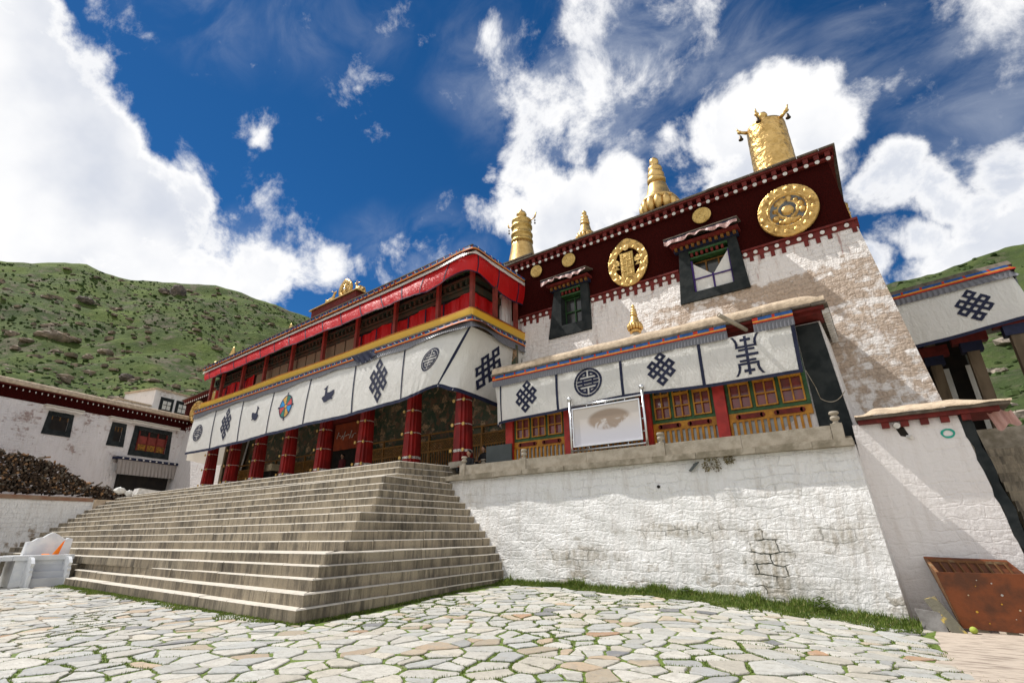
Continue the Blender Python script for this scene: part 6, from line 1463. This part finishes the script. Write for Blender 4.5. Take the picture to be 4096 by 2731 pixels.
def stack_top(y): 
    if y < 7.2: return 6.05
    if y < 8.4: return 6.05-(y-7.2)*.18
    if y < 11.0: return 5.83-(y-8.4)*.52
    return max(3.9, 4.62-(y-11)*.25)
y = 1.0
while y < 13.0:
    zt2 = stack_top(y); z = (4.05 if y < 10.9 else 3.82)
    while z < zt2:
        r = rr.uniform(.03, .085); ang = rr.uniform(-.25, .25); ln = rr.uniform(.25, .7); x0 = -38.75-rr.uniform(0, .22)-max(0, (z-4))*.12
        a = Vector((x0, y+rr.uniform(-.06, .06), z+r)); b = a+Vector((-ln*1.6, ang, rr.uniform(-.1, .1)))
        mi = rr.choices([0, 1, 2, 3], [4, 1.3, 1.6, 4])[0]; m_.tube(a, b, r, r*.9, n=rr.choice([4, 5, 6]), m=mi); z += r*1.55
    y += rr.uniform(.09, .14)
for i in range(60):
    y = rr.uniform(1, 12.2); a = Vector((-39-rr.random()*.5, y, stack_top(y)+rr.uniform(0, .15))); b = a+Vector((rr.uniform(-.3, .3), rr.uniform(-.5, .5), rr.uniform(-.05, .2))); m_.tube(a, b, .06, .05, n=5, m=rr.choice([1, 2, 2]))
o = m_.build('firewood_stack', [M['log'], M['log2'], M['log3'], M['log4']]); tag(o, 'long heap of split firewood and branches piled on the garden wall', 'firewood', kind='stuff')
m_ = MB(); m_.hexa([(-38.6, 13.0, 3.86), (-38.6, 14.9, 4.0), (-39.6, 14.9, 4.0), (-39.6, 13.0, 3.86), (-38.7, 13.2, 4.6), (-38.7, 14.8, 4.45), (-39.5, 14.8, 4.45), (-39.5, 13.2, 4.6)][::-1]); tag(m_.build('stone_block', M['white']), 'white stone block lying at the end of the firewood heap', 'stone block')
t = thing('cloth_bundle', 'crumpled pale rags on the firewood beside the white stone block', 'rags', (-38.8, 12.3, 4.3)); m_ = MB(); m_.ball((-38.8, 12.2, 4.4), .26, 9, sc=(1, 1.3, .8), jit=.2); m_.ball((-38.8, 12.7, 4.25), .22, 9, sc=(1, 1, .9), jit=.25); m_.build('rags', M['cloth'], t)

# ------------------------------------------------------------------ marble throne group
th_ = thing('marble_throne', 'white marble throne with scalloped back and a short flight of steps', 'throne', (-26.3, 6.6, 0))
m_ = MB()
for i in range(4): m_.box(-25.5-i*.24-1.2, -25.5-i*.24, 5.98, 6.98, .0, .30+i*.22)
m_.build('steps', pmat('blue_grey_marble', (.60, .61, .63), (.52, .53, .55), 2, rough=.35), th_)
for y in (5.90, 6.98):
    m_ = MB(); prof2 = [(0, 0), (0, .42), (-.06, .5), (0, .58), (-.10, .66), (-.02, .80), (-.16, .92), (-.3, 1.0), (-1.3, 1.02), (-1.3, 0)]
    n = len(prof2); i0 = len(m_.v)
    for yy in (y, y+.10):
        for a, b in prof2: m_.v.append((-25.35+a, yy, b))
    m_.f.append(tuple(i0+i for i in range(n))); m_.f.append(tuple(i0+n+i for i in reversed(range(n)))); m_.m += [0, 0]
    for i in range(n): m_.f.append((i0+(i+1) % n, i0+i, i0+n+i, i0+n+(i+1) % n)); m_.m.append(0)
    m_.build('cheek', M['marble'], th_)
m_ = MB(); m_.box(-27.4, -26.1, 5.6, 7.2, 0, .9); m_.box(-27.5, -26.0, 5.5, 7.26, .90, 1.06); m_.build('seat', M['marble'], th_)
m_ = MB(); bp = [(5.95, 1.06), (7.35, 1.06), (7.35, 1.62), (7.22, 1.66), (7.15, 1.60), (7.0, 1.68), (6.86, 1.78), (6.70, 1.86), (6.58, 1.80), (6.44, 1.68), (6.28, 1.66), (6.15, 1.55), (5.98, 1.52)]
n = len(bp); 
for xx in (-27.05, -27.35):
    for a, b in bp: m_.v.append((xx, a, b))
m_.f.append(tuple(range(n))); m_.f.append(tuple(n+i for i in reversed(range(n)))); m_.m += [0, 0]
for i in range(n): m_.f.append(((i+1) % n, i, n+i, n+(i+1) % n)); m_.m.append(0)
m_.build('backrest', M['marble'], th_)
M['vorange'] = pmat('vivid_orange_cloth', (.95, .22, .02), (.9, .3, .03), 5, rough=.6, trans=.4)
m_ = MB(); m_.poly([(-26.5, 6.68, 1.07), (-26.5, 6.88, 1.07), (-26.62, 7.0, 1.58), (-26.6, 6.93, 1.50)]); m_.poly([(-26.45, 6.35, 1.07), (-26.45, 6.62, 1.07), (-26.6, 6.6, 1.10), (-26.6, 6.40, 1.10)]); m_.poly([(-26.5, 6.70, 1.07), (-26.75, 6.88, 1.07), (-26.62, 7.0, 1.55)])
tag(m_.build('orange_pennant', M['vorange']), 'bright orange pointed cloth propped on the marble throne', 'cloth')
tb = thing('marble_table', 'low white marble table on shaped legs left of the throne', 'table', (-26.6, 4.6, 0))
m_ = MB(); m_.box(-27.6, -26.0, 2.6, 5.48, .90, 1.04); m_.build('slab', M['marble'], tb)
for y in (4.9, 3.2):
    m_ = MB(); m_.box(-26.5, -25.95, y-.25, y+.3, 0, .22); m_.box(-26.5, -26.05, y-.12, y+.18, .22, .70); m_.box(-26.55, -25.98, y-.22, y+.28, .70, .898); m_.build('leg', M['marble'], tb)
m_ = MB(); m_.box(-27.2, -26.5, 2.8, 5.4, 0.0, .89); m_.build('apron', M['stone'], tb)
for y, l_ in ((4.75, 'small dark red bowl on the marble table, nearer the throne'), (4.25, 'small dark red bowl on the marble table, farther from the throne')):
    m_ = MB(); m_.lathe([(.05, 0), (.07, .01), (.10, .08), (.09, .085), (.05, .04)], (-26.2, y, 1.045), 14); tag(m_.build('bowl', M['dred'], None, True), l_, 'bowl')

# ------------------------------------------------------------------ rusty skip and junk
sk = thing('rusty_skip', 'rusty steel skip with ribbed inside standing against the corner wall', 'skip', (1.2, 14.7, -.3))
m_ = MB()
m_.hexa([(.58, 14.85, -.22), (2.6, 14.85, -.22), (2.6, 14.90, -.22), (.58, 14.90, -.22), (.30, 15.12, 1.05), (1.66, 15.12, 1.0), (1.66, 15.17, 1.0), (.30, 15.17, 1.05)]); m_.build('back_panel', M['rust'], sk)
m_ = MB()
for i in range(9):
    f = i/8; xb = .66+f*1.25; xt = .40+f*1.20; m_.bar((xb, 14.83, .2), (xt, 15.09, .95), .035, .03, m=0)
m_.bar((.34, 15.10, .98), (1.66, 15.10, .94), .05, .05, m=0); m_.build('ribs', M['rustl'], sk)
m_ = MB(); m_.hexa([(.60, 14.22, -.20), (3.0, 14.22, -.26), (3.0, 14.26, -.26), (.60, 14.26, -.20), (.42, 14.12, .80), (3.0, 14.12, .80), (3.0, 14.16, .80), (.42, 14.16, .80)]); m_.build('front_panel', M['rust'], sk)
m_ = MB(); m_.hexa([(.58, 14.26, -.20), (.64, 14.26, -.20), (.64, 14.86, -.20), (.58, 14.86, -.20), (.42, 14.20, .78), (.48, 14.20, .78), (.36, 15.12, 1.02), (.30, 15.12, 1.02)]); m_.build('side_panel', M['rustl'], sk)
m_ = MB(); rr = random.Random(8)
for i in range(16): x, z = rr.uniform(.75, 1.9), rr.uniform(-.1, .7); disc(m_, x, 14.20-.1*(z+.2)-.004, z, rr.uniform(.008, .022), .008, 7)
m_.build('paint_drips', pmat('drips', (.5, .28, .03), (.42, .4, .36), 3, lo=.45, hi=.55), sk)
for x in (.86, 1.28):
    m_ = MB(); m_.tube((x-.05, 14.35, -.26), (x+.12, 14.35, -.26), .10, n=16); m_.build('wheel', M['wheelg'] if 'wheelg' in M else M['ledge'], sk, True)
m_ = MB(); m_.ball((.74, 14.02, -.20), .065, 12); tag(m_.build('ball', pmat('lime_ball', (.35, .42, .06), (.3, .32, .1), 9), None, True), 'small scuffed yellow green ball under the rusty skip', 'ball')
m_ = MB(); m_.hexa([(-.02, 14.05, -.30), (.36, 14.0, -.30), (.38, 14.06, -.30), (0, 14.11, -.30), (-.10, 14.2, .10), (.30, 14.15, .06), (.32, 14.2, .06), (-.08, 14.25, .10)]); tag(m_.build('grey_plank', pmat('weathered_board', (.20, .19, .18), (.13, .12, .11), 6)), 'weathered grey board leaning in the corner by the skip', 'board')
m_ = MB(); m_.hexa([(.42, 13.95, -.31), (.66, 13.95, -.31), (.66, 14.1, -.31), (.42, 14.1, -.31), (.10, 14.3, .26), (.30, 14.3, .33), (.30, 14.45, .33), (.10, 14.45, .26)]); o = m_.build('kerb_stone', pmat('mossy_yellow_stone', (.11, .10, .07), (.42, .30, .06), 4, lo=.55, hi=.65, bmp=.6)); tag(o, 'mossy kerb block with yellow paint leaning beside the rusty skip', 'kerb block')
m_ = MB(); m_.hexa([(.05, 14.3, -.32), (.5, 14.35, -.32), (.5, 14.6, -.32), (.05, 14.6, -.32), (.02, 14.4, -.02), (.42, 14.45, -.05), (.42, 14.6, -.05), (.02, 14.6, -.02)]); o = m_.build('stone_rubble', M['ledge']); tag(o, 'dark rubble stone behind the leaning grey board', 'stone')

# ------------------------------------------------------------------ lamp and weeds on terrace wall
t = thing('wall_lamp', 'small grey floodlight under the ledge beside the dry weed', 'lamp', (-4.3, 14.8, 3.3))
m_ = MB(); m_.bar((-4.25, 14.86, 3.42), (-4.42, 14.76, 3.22), .17, .06); m_.build('housing', M['greyb'], t); m_ = MB(); m_.tube((-4.2, 14.9, 3.45), (-4.30, 14.75, 3.38), .02); m_.build('arm', M['greyb'], t)
M['weed'] = pmat('dry_weed', (.16, .13, .04), (.10, .07, .03), 9, rough=.9, bmp=0)
for (x, z, r, lab) in ((-3.82, 3.38, .24, 'larger dry brown weed growing from the wall below the ledge'), (-3.35, 3.46, .13, 'small dry weed right of the larger one below the ledge')):
    m_ = MB(); rr = random.Random(int(r*100))
    for i in range(int(1400*r)):
        a = rr.uniform(0, 6.28); e = rr.uniform(-.9, .9); l_ = r*rr.uniform(.5, 1.05); d_ = Vector((math.cos(a)*math.cos(e), -abs(math.sin(a))*math.cos(e)*.6, math.sin(e)-.15)); p = Vector((x, 14.82, z))+d_*l_; q = Vector((rr.uniform(-.02, .02), 0, rr.uniform(-.02, .02)))
        m_.poly([p-q, p+q, p+d_*.05])
        if i % 6 == 0: m_.poly([Vector((x, 14.84, z)), Vector((x+.006, 14.84, z)), p])
    tag(m_.build('weed', M['weed']), lab, 'weed')

# ------------------------------------------------------------------ grass
m_ = MB(); rr = random.Random(11)
def blade(x, y, z, h, w=.012):
    a = rr.uniform(0, 6.28); l_ = rr.uniform(.1, .6)*h; dx, dy = math.cos(a), math.sin(a); px, py = -dy*w, dx*w
    m_.quad((x-px, y-py, z), (x+px, y+py, z), (x+px*.7+dx*l_*.35, y+py*.7+dy*l_*.35, z+h*.6), (x-px*.7+dx*l_*.35, y-py*.7+dy*l_*.35, z+h*.6))
    m_.poly([(x-px*.7+dx*l_*.35, y-py*.7+dy*l_*.35, z+h*.6), (x+px*.7+dx*l_*.35, y+py*.7+dy*l_*.35, z+h*.6), (x+dx*l_, y+dy*l_, z+h)])
for i in range(34000):
    x = rr.uniform(-11.6, -.05); t = rr.random()**1.5; wdt = .38+.85*max(0, min(1, (x+8)/5))+.28*math.sin(x*3.1)*math.sin(x*1.3)
    y = 14.42-t*max(.12, wdt)
    if x > -.6 and rr.random() < .4: continue
    hh = (.06+.17*(1-t)*rr.random()+(.12*(1-t) if math.sin(x*2.2+1)+math.sin(x*5.3) > .9 else 0))*rr.uniform(.6, 1.2); blade(x, y, gz(x, y)-.01, hh)
for i in range(14000):
    t = rr.random(); 
    if rr.random() < .62:
        x = -25.4+(15.6)*t; y = 6.98-.53*t-rr.random()**2*(.28+.18*math.sin(x*2)+.1*math.sin(x*5.1)); 
    else:
        x = -9.80-1.1*t+rr.random()**2*.16; y = 6.45+8*t
    blade(x, y, gz(x, y)-.01, rr.uniform(.03, .09))
for (a, b, w_) in JOINTS:   # grass in the joints
    L_ = math.hypot(b[0]-a[0], b[1]-a[1]); mxx, myy = (a[0]+b[0])/2, (a[1]+b[1])/2
    gf = -.06+MN.noise(Vector((mxx*.55+9, myy*.55-9, 6.3)))*1.6+MN.noise(Vector((mxx*2.1, myy*2.1, 2)))*.8+.12+.14*max(-1, min(1, (mxx+11)/8))
    if gf < .08: continue
    for k in range(int(L_/.022*min(1, gf+.25))):
        t = rr.random(); x, y = a[0]+(b[0]-a[0])*t+rr.gauss(0, .010+w_*.25), a[1]+(b[1]-a[1])*t+rr.gauss(0, .010+w_*.25)
        if y > 14: continue
        blade(x, y, gz(x, y)-.01, rr.uniform(.018, .042)*(1+.3*(gf > .6)), .006)
m_.m = [1 if (k*7919 % 97) < 16 else 0 for k in range(len(m_.f))]
o = m_.build('grass', [M['grass'], pmat('dry_grass', (.26, .24, .08), (.16, .18, .05), 9, bmp=0)]); tag(o, 'fresh green grass along the foot of the wall and stairs', 'grass', kind='stuff')
for k, (x, y) in enumerate(((-1.75, 14.1), (-4.75, 14.25))):
    m_ = MB()
    for i in range(500):
        a = rr.uniform(0, 6.28); r_ = rr.random()*.28; h = rr.uniform(.02, .40 if k == 0 else .28)*(1-r_*1.5)
        px, py, pz = x+math.cos(a)*r_, y+math.sin(a)*r_*.5, gz(x, y)+h; s_ = rr.uniform(.02, .045); b_ = rr.uniform(0, 6.28)
        m_.quad((px, py, pz), (px+s_*math.cos(b_), py+s_*math.sin(b_), pz+s_*.3), (px+2*s_*math.cos(b_), py+2*s_*math.sin(b_), pz), (px+s_*math.cos(b_+.6), py+s_*math.sin(b_+.6), pz-s_*.2))
    tag(m_.build('leafy_weed', M['grass']), ('bigger leafy weed in the grass at the foot of the wall near its right corner', 'smaller leafy weed in the grass at the middle of the wall foot')[k], 'weed')

# ------------------------------------------------------------------ hills
RL = [(-130, .30), (-110, .34), (-95, .36), (-85.63, .3814), (-84.78, .3857), (-82.98, .3955), (-81.09, .4102), (-79.2, .4195), (-77.59, .4145), (-76.19, .413), (-73.12, .4206), (-72.1, .4271), (-68.76, .4392), (-66.27, .4341), (-62.92, .4239), (-59.22, .4051), (-51.69, .3573), (-40, .30), (-25, .30), (-12, .36), (-1.12, .384), (4.18, .3895), (7.37, .3911), (10.15, .3926), (13.99, .3927), (20, .39), (40, .36), (70, .28), (90, .2)]
def ridge(a):
    for (a0, e0), (a1, e1) in zip(RL[:-1], RL[1:]):
        if a0 <= a <= a1: return e0+(e1-e0)*(a-a0)/(a1-a0)
    return .3
def nz3(x, y, s, seed=0):
    from mathutils import noise as mn
    return mn.fractal(Vector((x*s+seed, y*s, seed*.37)), 1.0, 2.0, 5)
HR0, HR1 = 62., 420.
def hill_pt(a, t):
    r = HR0+(HR1-HR0)*t**1.25; ar = math.radians(a); x, y = r*math.sin(ar), r*math.cos(ar)
    e = ridge(a); tt = min(1, (r-HR0)/(HR1-HR0))
    el = e*(.10+.90*tt**.55) if t <= 1 else e*(1-(t-1)*2)
    z = EYE+el*r + (nz3(x, y, .02)*7+nz3(x, y, .09, 3)*2.2)*min(1, tt*3)*(1 if t < .98 else .4)
    if t == 0: z = -1
    return (x, y, z)
m_ = MB(); az = lin(-130, 90, 440); ts = [0.]+lin(.012, 1, 110)+[1.04, 1.3]
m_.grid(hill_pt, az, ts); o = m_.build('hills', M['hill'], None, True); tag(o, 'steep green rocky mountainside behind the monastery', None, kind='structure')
rr = random.Random(21)
def scatter(n, amin, amax, mat, name, label, cat, size, tpow=1., sc=(1, 1, .8), seg=7, sink=.1, tmax=.97, clump=False):
    m_ = MB(); k = 0
    while k < n:
        a = rr.uniform(amin, amax); t = rr.random()**tpow*tmax+.015; p = hill_pt(a, t)
        if clump and nz3(p[0], p[1], .012, 9) < -.05 and rr.random() < .75: continue
        s_ = size(t)*rr.uniform(.5, 1.5); m_.ball((p[0], p[1], p[2]+s_*sink), s_, seg, sc=(sc[0]*rr.uniform(.7, 1.5), sc[1]*rr.uniform(.7, 1.5), sc[2]*rr.uniform(.6, 1.1)), jit=.22); k += 1
    o = m_.build(name, mat); tag(o, label, cat, kind='stuff')
scatter(7500, -90, -48, M['bush'], 'hill_shrubs', 'dark low shrubs dotted over the left mountainside', 'shrubs', lambda t: (.20+.42*t)*rr.choice([.5, .7, 1, 1.3]), .8, seg=6, clump=True)
scatter(900, -4, 24, M['bush'], 'hill_shrubs', 'dark shrubs on the slope behind the right pavilion', 'shrubs', lambda t: .5+1.0*t, .8)
scatter(1100, -90, -48, M['rocklight'], 'hill_stones', 'small pale stones scattered on the left mountainside', 'stones', lambda t: .22+.6*t, 1., sc=(1, 1, .5), clump=True)
scatter(800, -90, -50, M['rock'], 'hill_rocks', 'brown boulders strewn over the foot of the left mountainside', 'rocks', lambda t: .6+1.0*t, 2.0, sc=(1.2, 1.2, .75), sink=.0)
scatter(420, -90, -58, M['rocklight'], 'foothill_boulders', 'pale brown boulders crowding the slope just above the left building', 'rocks', lambda t: .5+2.2*t, 1., sc=(1.1, 1.2, .75), sink=.1, tmax=.24)
scatter(160, -4, 24, M['rocklight'], 'hill_rocks', 'pale boulders at the foot of the slope behind the right pavilion', 'rocks', lambda t: 1.+.8*t, 2.5, sc=(1.2, 1.2, .75), tmax=.5)
def boulder(a, t, s, sc, label, mat='rock'):
    p = hill_pt(a, t); m_ = MB(); m_.ball((p[0], p[1], p[2]+s*.15), s, 18, sc=sc, jit=.13); o = m_.build('boulder', M[mat]); tag(o, label, 'boulder'); return o
def find_t(a, e):
    best = min((abs((hill_pt(a, t)[2]-EYE)/math.hypot(*hill_pt(a, t)[:2])-e), t) for t in lin(.01, .995, 220)); return best[1]
for a, e, ha, sc, lab, mt in ((-79.95, .2881, .9, (1, 1.5, .55), 'long tilted brown boulder, largest in the boulder row over the left building', 'rock'), (-78.7, .286, .5, (1, 1.3, .5), 'flat brown boulder just right of the long tilted one', 'rock'),
    (-82.5, .2788, .42, (1, 1.2, .8), 'round dark boulder at the left edge of the boulder row', 'rock'), (-81.5, .2753, .42, (1, 1.3, .6), 'low brown boulder between the round one and the long tilted one', 'rock'),
    (-71.95, .405, .75, (1, 1, 1.1), 'big grey crag on the skyline of the left mountain', 'crag'), (-73.1, .401, .5, (1, 1, .8), 'lower crag left of the big skyline crag', 'crag'), (-77.3, .2654, .42, (1, 1, .8), 'upright pale brown boulder below the flat one', 'rock'),
    (-76.2, .2773, .52, (1, 1.2, .6), 'broad boulder right of the flat one, lower on the slope', 'rock'), (-74.2, .2414, .5, (1, 1.2, .8), 'dark boulder above the little upper room', 'crag'), (-78.7, .3552, .55, (1, 1.3, .7), 'grey outcrop halfway up the left mountain', 'crag')):
    t = find_t(a, e); p = hill_pt(a, t); r_ = math.hypot(p[0], p[1]); boulder(a, t, r_*math.radians(ha), sc, lab, mt)
